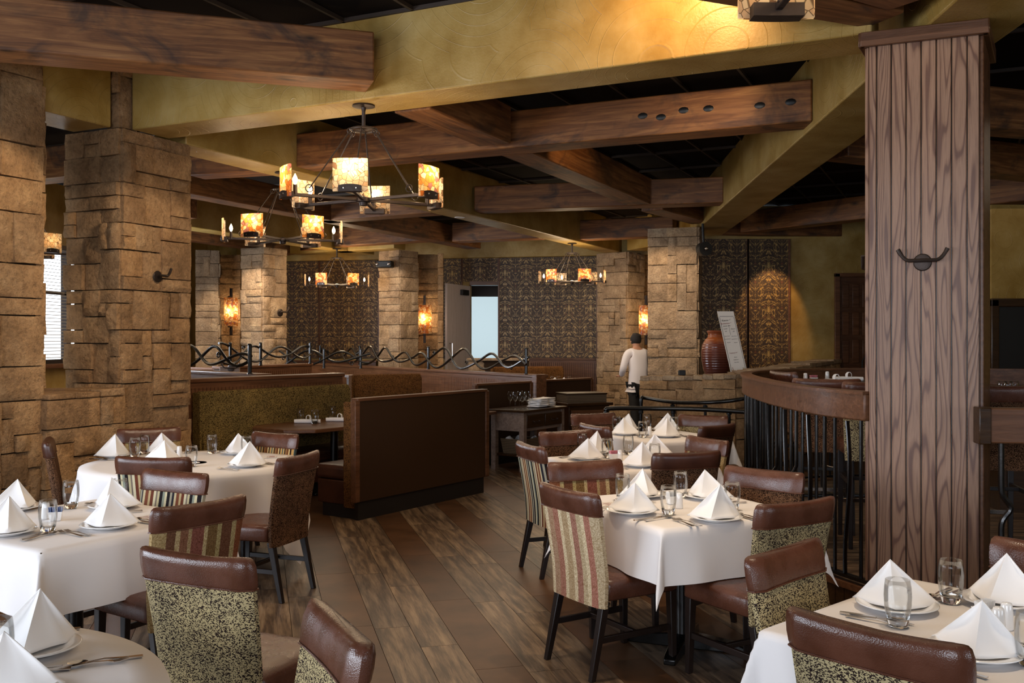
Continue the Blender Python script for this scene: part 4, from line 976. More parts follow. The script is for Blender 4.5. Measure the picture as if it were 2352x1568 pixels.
# local x along the drawer front (to the right and back), local y to the left-back
Lx, Ly = .95, .5
obj('table_top', MB().box(-.03, Lx+.03, -.03, Ly+.03, .735, .765), M['dark_wood'], st, bevel=.006)
obj('apron', MB().box(.01, Lx-.01, .015, Ly-.01, .50, .735), M['grey_wood'], st, smooth=False)
for i in range(2):
    dr = obj('drawer', MB().box(.07+i*.42, .07+i*.42+.39, -.005, .03, .54, .70), M['dark_wood'], st, bevel=.006)
    obj('drawer_pull', MB().tube([(.2+i*.42,-.005,.62),(.2+i*.42,-.03,.61),(.33+i*.42,-.03,.61),(.33+i*.42,-.005,.62)], .006, 6), M['brown_iron'], dr)
for x in (0, Lx-.07):
    for y in (0, Ly-.07): obj('leg', MB().box(x, x+.07, y, y+.07, 0, .735), M['grey_wood'], st, bevel=.004)
obj('low_shelf', MB().box(.03, Lx-.03, .03, Ly-.03, .18, .21), M['dark_wood'], st, bevel=.004)
t = thing('basket', 'wicker basket on the low shelf of the side table', 'basket', (q0.x, q0.y, .21), math.radians(55)); 
a = NT('wicker', .8); p = a.obj(); a.col(a.ramp(a.m1('SINE', a.m1('MULTIPLY', a.N('ShaderNodeSeparateXYZ', ins={0: p}).outputs[2], 300.0)), [(.3, '4A3A28'), (.7, '7E6A50')])); M['wicker'] = a.m
obj('basket_body', MB().loft([[(x*k+.3,y*k+.25,z) for x, y in ((-.2,-.16),(.2,-.16),(.2,.16),(-.2,.16))] for z, k in ((0,.9),(.18,1.05),(.18,.98),(.02,.84))]), M['wicker'], t)
obj('linen', MB().grid(lambda u, v: (.13+.34*u, .12+.26*v, .16+.05*math.sin(9*u)*math.cos(7*v)), 10, 8), M['white_cloth'], t)
cb = thing('dark_cabinet', 'dark cabinet with a carved crate on top beside the side table', 'cabinet', (.98, 13.65, 0), math.radians(20))
obj('cabinet_body', MB().box(-.3,.32,-.25,.25,0,.72), M['dark_wood'], cb, bevel=.008); obj('cabinet_top', MB().box(-.34,.36,-.29,.29,.72,.76), M['dark_wood'], cb, bevel=.006)
for i in range(2): obj('cabinet_drawer', MB().box(-.27,.29,-.27,-.25,.14+i*.28,.38+i*.28), M['oak_trim'], cb, bevel=.006)
t = thing('wooden_crate', 'flat old wooden crate lying on the dark cabinet', 'crate', (.98, 13.65, .76), math.radians(20)); obj('crate_body', MB().box(-.3,.3,-.2,.2,0,.11), M['wicker'], t, bevel=.006); obj('lid', MB().box(-.31,.31,-.21,.21,.11,.13), M['dark_wood'], t, bevel=.004)
for i in range(6):
    r_ = .023
for i, (u, v) in enumerate(((.12,.12),(.22,.12),(.32,.13),(.14,.25),(.25,.26),(.36,.27),(.2,.38))):
    wv_ = Vector((q0.x, q0.y))+dirv(35)*u+dirv(-55)*v*.9
    m = MB().lathe([(.001,0),(.034,0),(.034,.003),(.005,.008),(.0035,.02),(.0035,.09),(.012,.10),(.03,.125),(.036,.155),(.034,.185),(.028,.215),(.0265,.215),(.032,.185),(.034,.155),(.028,.127),(.010,.105),(.001,.102)], 20, caps=False)
    o = obj('wine_glass', m, M['tumbler'], None, (wv_.x, wv_.y, .766)); tag(o, ['stemmed wine glass at the left end of the side table', 'stemmed wine glass, second from the left on the side table', 'stemmed wine glass nearest the folded linen', 'stemmed wine glass in the second row at left', 'stemmed wine glass in the middle of the second row', 'stemmed wine glass right in the second row by the linen', 'stemmed wine glass at the very back of the side table'][i], 'wine glass', 'wine glasses on the side table')
for k2, (u, v) in enumerate(((.55,.15),(.74,.17))):
    wv_ = q0+dirv(35)*u+dirv(-55)*v; n_ = 7
    for i in range(n_):
        mb = MB().grid(lambda a_, b_: (-.11+.22*a_, -.09+.18*b_, .009*math.sin(3*a_+i+k2)*math.sin(4*b_+i)), 6, 5)
        o = obj('folded_napkin', mb, M['napkin_cloth'], None, (wv_.x+R.uniform(-.01,.01), wv_.y+R.uniform(-.01,.01), .782+i*.0155), math.radians(55)+R.uniform(-.12,.12), solid=.012)
        tag(o, 'folded white napkin, %s in the %s stack on the side table' % (('lowest','second from below','third from below','middle one','third from above','second from above','topmost')[i], ('left', 'right')[k2]), 'napkin', 'stacked napkins on the side table')
tag(obj('junction_box', MB().box(-.045,.045,-.04,.04,0,.07), M['matte_black'], None, (X(1566,12.75), 12.75, 1.165), bevel=.008), 'small black box on the left end of the curved stone wall', 'junction box')
# ================================================ WAITER
def person():
    py_ = 16.55; px_ = X(1466, py_); t = thing('person', 'person in a white shirt and black trousers walking behind the column', 'person', (px_, py_, 0), math.radians(20))
    def skin_mesh(name, pts, edges, rad, mat, lv=2):
        me = bpy.data.meshes.new(name); me.from_pydata(pts, edges, []); me.materials.append(M[mat])
        o = bpy.data.objects.new(name, me); COL.objects.link(o); o.parent = t
        m = o.modifiers.new('skin', 'SKIN'); m.use_smooth_shade = True
        for i, r_ in enumerate(rad): me.skin_vertices[0].data[i].radius = r_ if isinstance(r_, tuple) else (r_, r_)
        me.skin_vertices[0].data[0].use_root = True
        s_ = o.modifiers.new('sub', 'SUBSURF'); s_.levels = lv; s_.render_levels = lv; return o
    # whole body, head to feet, slightly bent forward, arms forward carrying something
    pts = [(0,0,.92),(0,-.01,1.10),(0,.02,1.30),(0,.05,1.42),(0,.07,1.50),(0,.09,1.58),(0,.10,1.66),
           (-.10,0,.86),(-.11,-.06,.48),(-.11,-.14,.09),(-.12,-.05,.04), (.10,0,.86),(.11,.12,.50),(.11,.08,.09),(.12,.19,.04),
           (-.18,.05,1.40),(-.27,.02,1.14),(-.22,.20,1.00), (.18,.05,1.40),(.27,.04,1.14),(.22,.22,1.02)]
    ed = [(0,1),(1,2),(2,3),(3,4),(4,5),(5,6),(0,7),(7,8),(8,9),(9,10),(0,11),(11,12),(12,13),(13,14),(3,15),(15,16),(16,17),(3,18),(18,19),(19,20)]
    rad = [(.15,.11),(.145,.105),(.17,.115),(.13,.09),.052,.085,.08, .085,.06,.042,.035,.085,.06,.042,.035,.06,.042,.03,.06,.042,.03]
    skin_mesh('body', pts, ed, rad, 'skin')
    sp_ = [(0,0,.90),(0,-.01,1.10),(0,.02,1.30),(0,.05,1.43),(-.19,.05,1.39),(-.28,.02,1.13),(-.225,.19,1.01),(.19,.05,1.39),(.28,.04,1.13),(.225,.21,1.03),(0,0,.80)]
    skin_mesh('shirt', sp_, [(0,1),(1,2),(2,3),(3,4),(4,5),(5,6),(3,7),(7,8),(8,9),(0,10)], [(.19,.135),(.185,.13),(.205,.14),(.13,.095),.078,.062,.05,.078,.062,.05,(.195,.14)], 'shirt_white')
    tp = [(0,0,.82),(-.10,0,.80),(-.11,-.06,.48),(-.11,-.14,.09),(.10,0,.80),(.11,.12,.50),(.11,.08,.09)]
    skin_mesh('trousers', tp, [(0,1),(1,2),(2,3),(0,4),(4,5),(5,6)], [(.165,.12),.105,.085,.062,.108,.085,.062], 'trousers_black')
    hd = MB().lathe([(.001,-.12),(.045,-.115),(.07,-.06),(.088,0),(.086,.05),(.06,.105),(.001,.125)], 20, caps=False); hm = Matrix.Translation((0,.11,1.60))
    o = obj('hair', MB().lathe([(.07,-.06),(.094,-.02),(.097,.04),(.07,.11),(.001,.135)], 20, Matrix.Rotation(.35, 4, 'X'), caps=False), M['hair'], t, (0,.095,1.62))
    for s_ in (-1, 1):
        obj('ear', MB().lathe([(.001,-.012),(.014,-.01),(.02,0),(.014,.01),(.001,.012)], 10, Matrix.Rotation(pi/2, 4, 'Y'), caps=False), M['skin'], t, (s_*.088,.10,1.60))
        hb = MB().box(-.035,.035,-.02,.05,-.014,.014)
        for k, (fx, fl) in enumerate(((-.027,.06),(-.009,.072),(.009,.068),(.027,.052))): hb.tube([(fx,.045,0),(fx,.045+fl*.55,-.004),(fx,.045+fl,-.022)], [.0085,.008,.0065], 6)
        hb.tube([(-s_*.035,.0,0),(-s_*.055,.025,-.005),(-s_*.05,.05,-.015)], [.01,.009,.007], 6)
        obj('hand', hb, M['skin'], t, (s_*.222,.25,1.005), bevel=.006)
    obj('nose', MB().lathe([(.001,-.015),(.012,-.01),(.008,.015),(.001,.02)], 8, caps=False), M['skin'], t, (0,.195,1.60))
    0 and obj('belt', MB().lathe([(.19,0),(.194,.0),(.194,.03),(.19,.03)], 24, Matrix.Scale(.72, 4, (0,1,0)), caps=False), M['matte_black'], t, (0,0,.80))
person()
# accent spotlights from the ceiling, as in the room, plus one added table fill
spot('column_accent', (-1.7, 6.9, 3.3), (-3.15, 8.3, 1.9), 85, 58, SOFT)
spot('column_accent_left', (-2.6, 6.2, 3.35), (-3.9, 7.0, 2.2), 75, 66, SOFT)
spot('wallpaper_accent', (X(1770,YR)+.0, 16.6, 3.4), (X(1768,YR), 17.45, 2.2), 80, 50)
spot('far_column_accent', (X(560,18.1), 17.9, 3.4), (X(560,19.3), 19.4, 1.5), 150, 75, SOFT)
spot('far_column_accent_mid', (X(900,18.6), 18.3, 3.4), (X(920,19.6), 19.7, 1.7), 70, 75, SOFT)
spot('far_column_accent_right', (X(1400,18.6), 18.3, 3.4), (X(1420,20), 20, 1.7), 60, 75, SOFT)
spot('stone_column_accent', (X(1530,14.6)-.3, 14.2, 3.4), (X(1545,15.6), 15.6, 1.9), 110, 75, SOFT)
spot('soffit_accent', (1.0, 5.62, 3.97), (1.0, 6.5, 3.35), 70, 130, WARM, .8, .06)
spot('bright_timber_accent', (1.25, 9.55, 3.95), (.62, 10.5, 3.62), 30, 62, WARM, .6, r=.05)
spot('beam_accent', (1.7, 7.5, 3.35), (1.75, 8.6, 3.70), 30, 62, SOFT, .9, r=.08)
spot('wallpaper_glow_left', (X(765,20.3), 20.2, 3.4), (X(765,21.9), 22.0, 2.6), 35, 70)
spot('table_fill_right', (1.5, 3.0, 3.45), (1.5, 3.0, 0), 75, 80, SOFT, 1.0)  # fill spot added to brighten the under-lit cloth below
spot('aisle_downlight', (-.6, 4.6, 3.45), (-.6, 4.9, 0), 60, 95, SOFT, 1.0)
spot('table_downlight', (.9, 5.0, 3.45), (.9, 5.2, 0), 110, 80, SOFT, 1.0)
spot('table_downlight_far', (1.2, 8.3, 3.45), (1.1, 8.2, 0), 90, 90, SOFT, 1.0)
spot('table_downlight_left', (-2.3, 6.2, 3.45), (-2.3, 6.2, 0), 70, 85, SOFT, 1.0)
# ================================================ CHAIRS
def ringr(hw, y0, y1, z, curve=.0, n=12, rnd=.02, lean=0):
    """rounded flat section of a chair back at height z"""
    pts = []; hy = (y1-y0)/2; cyy = (y0+y1)/2
    for i in range(n+1):
        x = -hw+2*hw*i/n; e = 1-max(0, (abs(x)-(hw-rnd))/rnd)**2 if abs(x) > hw-rnd else 1
        pts.append((x, cyy-hy*math.sqrt(max(e, .12))+curve*(x/hw)**2, z))
    for i in range(n, -1, -1):
        x = -hw+2*hw*i/n; e = 1-max(0, (abs(x)-(hw-rnd))/rnd)**2 if abs(x) > hw-rnd else 1
        pts.append((x, cyy+hy*math.sqrt(max(e, .12))+curve*(x/hw)**2, z))
    return pts
def hwz(z): return .220+.028*(z-.35)/.55
def yof(z): return -.215-.075*max(0, (z-.45)/.45)**1.15
CH = .905
def make_chair(label, fabric, cap='leather', seat='leather', sz=0.0, name='dining_chair', leg=.0, width=1.0):
    """faces +y; seat height .47"""
    t = thing(name, label, 'chair', (0,0,0)); dz = sz
    rings = []
    for z in (.345,.40,.50,.60,.70,.785,.808):
        y = yof(z); rings.append(ringr(hwz(z), y-.032, y+(.028 if z > .46 else .02), z+dz, .012))
    obj('backrest', MB().loft(rings), M[fabric], t)
    rings = []
    for z, dw, dt in ((.797,.002,.001),(.812,.005,.004),(.84,.006,.005),(.87,.004,.004),(.893,-.002,-.002),(.902,-.010,-.011),(.905,-.02,-.022)):
        y = yof(z); rings.append(ringr(hwz(z)+dw, y-.033-dt, y+.029+dt, z+dz+.004*0, .012, rnd=.026))
    mb = MB().loft(rings)
    # slightly scooped top edge
    mb.v = [(x, y, z+(.010*(abs(x)/.23)**2-.004 if z > .85+dz else 0)) for x, y, z in mb.v]
    obj('back_cap', mb, M[cap], t, ang=60)
    z = .799; y = yof(z); pp = ringr(hwz(z)+.006, y-.038, y+.034, z+dz, .012); obj('piping', MB().tube(pp+[pp[0]], .0032, 6), M[cap], t)
    st = MB(); rings = []
    for z, k in ((.375,-.012),(.385,0),(.45,0),(.468,-.008),(.477,-.03),(.480,-.07)):
        hw = .228+k; y0, y1 = -.195-k*.2, .252+k; r_ = .035; ring = []
        for cx_, cy_, a0 in ((hw-r_, y1-r_, 0), (-hw+r_, y1-r_, pi/2), (-hw+r_+.012, y0+r_, pi), (hw-r_-.012, y0+r_, 1.5*pi)):
            for i in range(5): a_ = a0+i*pi/8; ring.append((cx_+r_*math.cos(a_), cy_+r_*math.sin(a_), z+dz))
        rings.append(ring)
    st.loft(rings); obj('seat', st, M[seat], t, ang=50)
    def leg_(x0, y0, x1, y1, ztop):
        r = []
        for z, k in ((0, .014), (ztop, .021)):
            u = z/ztop; x = x1+(x0-x1)*u; y = y1+(y0-y1)*u; r.append([(x-k,y-k,z),(x+k,y-k,z),(x+k,y+k,z),(x-k,y+k,z)])
        return MB().loft(r)
    for s_ in (-1, 1):
        obj('leg', leg_(s_*.195, .222, s_*.198, .232, .38+dz), M['dark_leg'], t, bevel=.003)
        obj('leg', leg_(s_*.185, -.195, s_*.192, -.275-leg, .37+dz), M['dark_leg'], t, bevel=.003)
        obj('stretcher', MB().box(s_*.193-.010, s_*.193+.010, -.235, .222, .175+dz, .205+dz), M['dark_leg'], t, bevel=.002)
    obj('stretcher', MB().box(-.19, .19, -.01, .012, .178+dz, .203+dz), M['dark_leg'], t, bevel=.002)
    return t
FAB = {}
PARK = []
def chair(fab, c, face, label, group='upholstered dining chairs', cap='leather', yaw=None):
    """c = plan position of the middle of the chair back's top edge, face = direction looked at by someone seated"""
    f_ = Vector(face).normalized(); c = Vector(c); o = c+f_*(.215+.075); rz = math.atan2(f_.y, f_.x)-pi/2
    key = (fab, cap)
    if key not in FAB:
        t = make_chair(label, fab, cap, 'leather' if cap == 'leather' else 'leather_dark'); index_kids(t); FAB[key] = t
        t.location = (o.x, o.y, 0); t.rotation_euler = (0, 0, rz); t['group'] = group; return t
    return dup(FAB[key], (o.x, o.y, 0), rz, label, group)
def two(a, b, side):
    """top corners in the photo -> centre and facing (side=1: to the left of a->b)"""
    A, B = P(a[0], a[1], .90), P(b[0], b[1], .90); d = (B-A).normalized(); return (A+B)/2, Vector((-d.y, d.x))*side
c_, f_ = two((305,1258), (592,1292), 1);  chair('speckle_olive', c_, f_, 'big olive speckled chair in the left foreground seen from behind')
c_, f_ = two((740,1392), (848,1478), -1); chair('speckle_olive', (-.45, 2.55), (-.9, -.46), 'speckled chair cut off by the bottom edge beside the aisle')
c_, f_ = two((357,1172), (563,1139), 1);  chair('paisley_stripe', c_, f_, 'paisley striped chair behind the big olive chair at left')
chair('multi_stripe', (-1.88, 5.42), (-.47, -.88), 'bold striped chair with shiny cap, far side of the left square table')
chair('multi_stripe', (-2.26, 6.06), (.12, .99), 'striped chair seen from behind at the round table')
chair('paisley_stripe', (-3.02, 8.03), (.45, -.89), 'chair against the big sandstone column behind the round table')
chair('speckle_brown', (-3.42, 7.10), (.92, .39), 'brown speckled chair seen edge on against the stone wall', cap='leather_dark')
chair('brown_stripe', (-1.86, 7.62), (-.53, -.85), 'brown striped chair between the round table and the booth table')
c_, f_ = two((668,1045), (758,1023), 1);  chair('speckle_brown', (-1.36, 6.2), (-.95, .32), 'brown speckled chair right of the round table beside the aisle')
chair('multi_stripe', (.12, 6.80), (.93, .36), 'striped chair standing alone on the aisle side of the middle table')
chair('speckle_brown', (.43, 7.78), (.45, -.89), 'brown speckled chair behind the left half of the middle table')
chair('brown_stripe', (.70, 8.30), (.90, .44), 'striped chair on the left side of the farthest cloth table')
chair('speckle_brown', (.80, 9.60), (.40, -.92), 'chair at the far left corner of the farthest cloth table')
chair('paisley_stripe', (.44, 5.88), (.36, -.93), 'paisley chair facing us behind the centre right table')
chair('cream_paisley', (.27, 4.80), (.85, .53), 'cream paisley striped chair in front of the centre right table by the aisle')
chair('speckle_olive', (.96, 3.44), (.70, -.71), 'olive speckled chair left of the bottom right table')
chair('speckle_olive', (1.31, 4.42), (-.51, .86), 'olive speckled chair right of the centre right table with its seat showing')
chair('speckle_brown', (1.44, 5.50), (-.70, -.71), 'brown speckled chair facing us near the railing')
chair('speckle_brown', (1.15, 6.32), (-.32, .95), 'dark chair seen from behind between the middle and centre right tables', cap='leather_dark')
chair('paisley_stripe', (1.47, 7.22), (-.90, -.43), 'chair on the right side of the middle table with light stripes')
chair('speckle_brown', (1.78, 8.32), (-.66, .75), 'dark brown chair right of the farthest cloth table', cap='leather_dark')
chair('speckle_olive', (1.86, 9.38), (-.5, -.86), 'olive chair before the black handrail at the farthest cloth table')
c_, f_ = two((1818,1402), (2210,1492), 1); chair('speckle_olive', c_+Vector((0,.0)), f_, 'big olive speckled chair at the bottom right seen from behind')
chair('paisley_stripe', (2.00, 3.48), (-.64, -.77), 'paisley chair cut off by the right edge')
# bar stools
def stool(label, c, face, fab):
    f_ = Vector(face).normalized(); o = Vector(c)+f_*.28; rz = math.atan2(f_.y, f_.x)-pi/2
    t = make_chair(label, fab, 'leather', 'leather', .27, 'bar_stool'); t.location = (o.x, o.y, PZ); t.rotation_euler = (0, 0, rz); t['category'] = 'stool'; t['group'] = 'bar stools inside the railing'
    obj('foot_rest', MB().box(-.19,.19,.215,.235,.25,.28), M['steel'], t, bevel=.003); return t
stool('bar stool seen through the balusters before the high top table', (X(1898,7.3), 7.3), (.25, .97), 'speckle_brown')
stool('bar stool at the far left end of the high top table', (X(1795,9.0), 8.95), (.98, .2), 'speckle_brown')
stool('olive bar stool beside the wood clad column', (X(2020,6.75), 6.75), (.2, .98), 'speckle_olive')
stool('bar stool right of the wood clad column', (X(2300,6.3), 6.3), (.2, .98), 'speckle_brown')

# ================================================ CLOTHS
def table_base(t, z=.70):
    obj('pedestal', MB().lathe([(.05,.03),(.045,.05),(.042,z)], 18), M['black_iron'], t)
    for k in range(2):
        m = MB(); 
        m.loft([[(x,-w_,0),(x,w_,0),(x,w_,h_),(x,-w_,h_)] for x, w_, h_ in ((-.34,.03,.03),(-.30,.034,.045),(-.06,.04,.075),(.06,.04,.075),(.30,.034,.045),(.34,.03,.03))])
        obj('base_arm', m, M['black_iron'], t, (0,0,0), pi/4+k*pi/2, bevel=.006)
def square_table(label, clabel, c, ang, sx, sy, ovx, ovy, z=.75, seed=0, chang=None):
    t = thing('cloth_table', label, 'table', (c[0], c[1], 0), ang); hx, hy = sx/2, sy/2
    obj('table_top', MB().box(-hx+.004, hx-.004, -hy+.004, hy-.004, z-.035, z-.006), M['dark_wood'], t, bevel=.004); table_base(t)
    rr = random.Random(seed); ph = [rr.uniform(0, 6) for _ in range(8)]
    N_ = 56; cxm, cym = hx+ovx, hy+ovy
    def fn(u, v):
        a_ = (u*2-1)*cxm; b_ = (v*2-1)*cym
        qx = max(-hx, min(hx, a_)); qy = max(-hy, min(hy, b_)); ox, oy = a_-qx, b_-qy; d = math.hypot(ox, oy)
        if d < 1e-6: return (a_, b_, z+.0006*math.sin(9*a_+ph[0])*math.sin(8*b_+ph[1]))
        # corner factor: 1 on the diagonal, 0 along the straight sides
        cf = (2*abs(ox*oy)/(d*d)) if ox and oy else 0
        al = (a_ if abs(oy) > abs(ox) else b_)
        fold = .05*math.sin(al*11+ph[2])*(1-cf)+.02*math.sin(al*23+ph[3])
        k = .05+fold*min(1, d/.2)+.26*cf**1.5
        r_ = d*k+.008; dx, dy = ox/d, oy/d
        if cf > 0:   # pull the corner fold together
            sx_, sy_ = (1 if ox > 0 else -1), (1 if oy > 0 else -1)
            ang_ = math.atan2(abs(dy), abs(dx)); ang2 = pi/4+(ang_-pi/4)*(1.0 if cf < .3 else 1-.5*cf); dx, dy = sx_*math.cos(ang2), sy_*math.sin(ang2)
        h_ = math.sqrt(max(0, d*d-r_*r_))
        return (qx+dx*r_, qy+dy*r_, z-h_*.985)
    cl = obj('tablecloth', MB().grid(fn, N_, N_), M['white_cloth'], None, (c[0], c[1], .0015), ang, ang=0, subs=0)
    tag(cl, clabel, 'tablecloth', 'white tablecloths'); m = cl.modifiers.new('sm', 'SMOOTH'); m.factor = .4; m.iterations = 2
    return t
def round_table(label, clabel, c, ang, r0, half, z=.75, seed=0, waves=11):
    t = thing('cloth_table', label, 'table', (c[0], c[1], 0), ang)
    obj('table_top', MB().lathe([(.001,z-.035),(r0-.006,z-.035),(r0-.003,z-.02),(r0-.006,z-.006),(.001,z-.006)], 48), M['dark_wood'], t); table_base(t)
    rr = random.Random(seed); ph = rr.uniform(0, 6); vs = []; fs = []; NA = 144; rad = [i/8*r0 for i in range(1, 9)]
    rings = []
    for i in range(1, 9): rings.append([(rad[i-1]*math.cos(2*pi*k/NA), rad[i-1]*math.sin(2*pi*k/NA), z) for k in range(NA)])
    for j in range(1, 13):
        ring = []
        for k in range(NA):
            a_ = 2*pi*k/NA; ca, sa = math.cos(a_), math.sin(a_); Lm = half/max(abs(ca), abs(sa)); ov = max(.12, Lm-r0)*1.0; d = ov*j/12
            wv = math.sin(waves*a_+ph)+.5*math.sin((waves*2-3)*a_+ph*2); kk = .10+.11*wv*min(1, d/.16); r_ = r0+.006+d*max(.0, kk)
            ring.append((r_*ca, r_*sa, z-math.sqrt(max(0, d*d-(d*max(0, kk))**2))))
        rings.append(ring)
    m = MB(); m.loft(rings, closed=False); b = len(m.v); m.v.append((0,0,z)); m.f += [(b, k, (k+1) % NA) for k in range(NA)]
    cl = obj('tablecloth', m, M['white_cloth'], None, (c[0], c[1], .0015), ang, ang=0)
    tag(cl, clabel, 'tablecloth', 'white tablecloths'); return t
DG = math.radians
TA, TB, TC, TD, TG = (.915,5.19), (.86,7.08), (1.40,8.94), (-2.16,4.76), (1.45,2.94)
square_table('square table centre right beside the aisle', 'white tablecloth with a long hanging corner at the centre right table', TA, DG(24), .90, 1.0, .275, .275, seed=1)
square_table('square table behind the centre right table', 'white tablecloth on the middle table between striped and dark chairs', TB, DG(24), .88, .98, .27, .27, seed=2)
square_table('farthest cloth covered table by the handrail', 'white tablecloth on the farthest table by the handrail', TC, DG(26), .86, .9, .24, .24, seed=3)
square_table('square table at the left edge', 'white tablecloth with bluish folds at the left edge', TD, DG(-31), 1.0, 1.0, .30, .30, seed=4)
square_table('square table at the bottom right', 'white tablecloth at the bottom right with a peaked corner', TG, DG(42), .97, .97, .27, .27, seed=5)
TE, TF = (-1.64,2.28), (-2.31,7.0)
round_table('round table in the bottom left corner', 'white round tablecloth filling the bottom left corner', TE, .3, .78, 1.0, seed=6)
round_table('round table before the big sandstone column', 'wavy white tablecloth of the round table', TF, .55, .76, 1.03, seed=7)
# ================================================ TABLEWARE
prof = [(.001,0),(.027,0),(.030,.004),(.035,.028),(.0405,.065),(.042,.095),(.0405,.122),(.037,.146),(.0355,.147),(.0388,.122),(.0405,.095),(.039,.065),(.033,.032),(.026,.022),(.001,.020)]
gl_me = MB().lathe(prof, 28, caps=False).mesh('water_glass', M['tumbler'], True, 0)
gl_me.materials.append(M['glass'])
for _p in gl_me.polygons:
    if max(gl_me.vertices[i].co.z for i in _p.vertices) < .029: _p.material_index = 1
pl_me = MB().lathe([(.001,.004),(.06,.002),(.075,.002),(.078,.006),(.10,.013),(.128,.019),(.131,.021),(.128,.0235),(.10,.018),(.078,.011),(.06,.009),(.001,.009)], 40, caps=False).mesh('plate', M['porcelain'], True, 0)
def napkin_mesh(seed):
    rr = random.Random(seed); h_ = .155+rr.uniform(-.012,.010); A_ = Vector((rr.uniform(-.025,.025), .010, h_))
    base = [Vector((-.138,.045,.0)), Vector((-.085,-.01,.0)), Vector((rr.uniform(-.05,.05),-.075,.0)), Vector((.085,-.02,.0)), Vector((.138,.05,.0))]
    m = MB(); nb, nh = 20, 10
    def bez(u):
        # polyline base with rounded front ridge
        s_ = u*4; i = min(3, int(s_)); return base[i].lerp(base[i+1], s_-i)
    def fn(u, v):
        b = bez(u); p = b.lerp(A_, v); w_ = math.sin(pi*v)
        side = math.sin(pi*abs(2*u-1)); p = p+Vector((0, .022*side*w_, -.006*side*w_)); p.z = max(.001, p.z); 
        if v == 0: p.z = .002+.004*math.sin(u*9+seed)**2
        return p
    m.grid(fn, nb, nh)
    # inner second layer
    def fn2(u, v):
        a_ = Vector((-.115+.23*u, .055-.02*abs(2*u-1), 0)); p = a_.lerp(A_-Vector((0,-.004,.006)), v); return p+Vector((0, .012*math.sin(pi*v), .001))
    m.grid(fn2, 10, nh)
    return m.mesh('napkin', M['napkin_cloth'], True, 65)
NP = [napkin_mesh(k) for k in range(5)]
def strip(path, widths, thick, M_=None):
    """flat metal strip with given half widths along a path in x, height z"""
    rings = []
    for (x, z), w_ in zip(path, widths): rings.append([(x,-w_,z),(x,w_,z),(x,w_,z+thick),(x,-w_,z+thick)])
    return rings
def fork_mesh():
    m = MB(); m.loft(strip([(-.10,.003),(-.06,.004),(0,.008),(.035,.006),(.05,.004)], [.0085,.006,.0035,.0045,.011], .0025))
    for y in (-.0092,-.0031,.0031,.0092): m.loft(strip([(.048,.004),(.065,.004),(.09,.009)], [.0019,.0017,.0012], .002, None), Matrix.Translation((0,y,0)))
    return m.mesh('fork', M['steel'], True, 40)
def knife_mesh():
    m = MB(); m.loft(strip([(-.115,.002),(-.10,.002),(-.02,.003),(0,.003)], [.005,.008,.007,.005], .006)); m.loft(strip([(0,.0045),(.03,.004),(.09,.003),(.115,.003)], [.006,.0095,.0095,.002], .0018)); return m.mesh('knife', M['steel'], True, 40)
def spoon_mesh():
    m = MB(); m.loft(strip([(-.10,.003),(-.06,.004),(0,.008),(.045,.004)], [.0085,.006,.0035,.0035], .0025))
    def fn(u, v): a_ = 2*pi*u; return (.068+.027*v*math.cos(a_), .0185*v*math.sin(a_), .003+.006*v*v)
    m.grid(fn, 18, 4); return m.mesh('spoon', M['steel'], True, 60)
FK, KN, SPN = fork_mesh(), knife_mesh(), spoon_mesh()
def put(name, me, loc, rz, label, cat, group, solid=0):
    o = bpy.data.objects.new(name, me); COL.objects.link(o); o.location = loc; o.rotation_euler = (0,0,rz); tag(o, label, cat, group)
    if solid: m = o.modifiers.new('t', 'SOLIDIFY'); m.thickness = solid; m.offset = 0
    return o
ZT_ = .753; cnt = [0]
def setting(table, place, c, ang, glass=(.02,.17), nap=0, plate=True, cut=True, T=''):
    """ang: direction (deg from +x, ccw) pointing from the diner towards the table middle"""
    a_ = math.radians(ang); f_ = Vector((math.cos(a_), math.sin(a_))); r_ = Vector((f_.y, -f_.x)); c = Vector(c); rz = a_-pi/2; cnt[0] += 1
    where = ' at the %s of the %s' % (place, table)
    nrz = math.atan2(c.y, c.x)-pi/2
    if plate: put('plate', pl_me, (c.x, c.y, ZT_), 0, 'white plate'+where, 'plate', 'white dinner plates')
    nz = ZT_+(.0125 if plate else .002)
    put('napkin', NP[cnt[0] % 5], (c.x, c.y, nz), nrz+math.radians(nap), 'folded white napkin'+where, 'napkin', 'tent folded white napkins', .003)
    if cut:
        for k, (me, n_, off_, lb) in enumerate(((FK,'fork',-.165,'inner fork'),(FK,'fork',-.195,'outer fork'),(KN,'knife',.165,'table knife'),(SPN,'spoon',.20,'spoon'))):
            p = c+r_*off_+f_*R.uniform(-.02,.015); put(n_, me, (p.x, p.y, ZT_), a_+R.uniform(-.08,.08), lb+where, n_, 'steel cutlery')
def rel(T, ang, x, y):
    a_ = DG(ang); return (T[0]+x*math.cos(a_)-y*math.sin(a_), T[1]+x*math.sin(a_)+y*math.cos(a_))
# centre right table
setting('centre right table', 'near left place', P(1450,1180,.75), 24+10, (.155,.16), nap=-12)
setting('centre right table', 'near right place', P(1645,1196,.75), 114, (-.20,.17), nap=12)
setting('centre right table', 'far left place', P(1478,1142,.75), 24-50, (-.17,.05), nap=35)
setting('centre right table', 'far right place', P(1625,1146,.75), 204, (-.02,.2), nap=-20)
# middle table
setting('middle table', 'near right place', P(1472,1072,.75), 114, (-.18,.18), nap=8)
setting('middle table', 'near left place', P(1345,1056,.75), 40, (.16,.16), nap=-5)
setting('middle table', 'far left place', P(1368,1042,.75), -60, (-.1,.12), nap=30)
setting('middle table', 'far right place', P(1502,1045,.75), 204, (.05,.16), nap=-25)
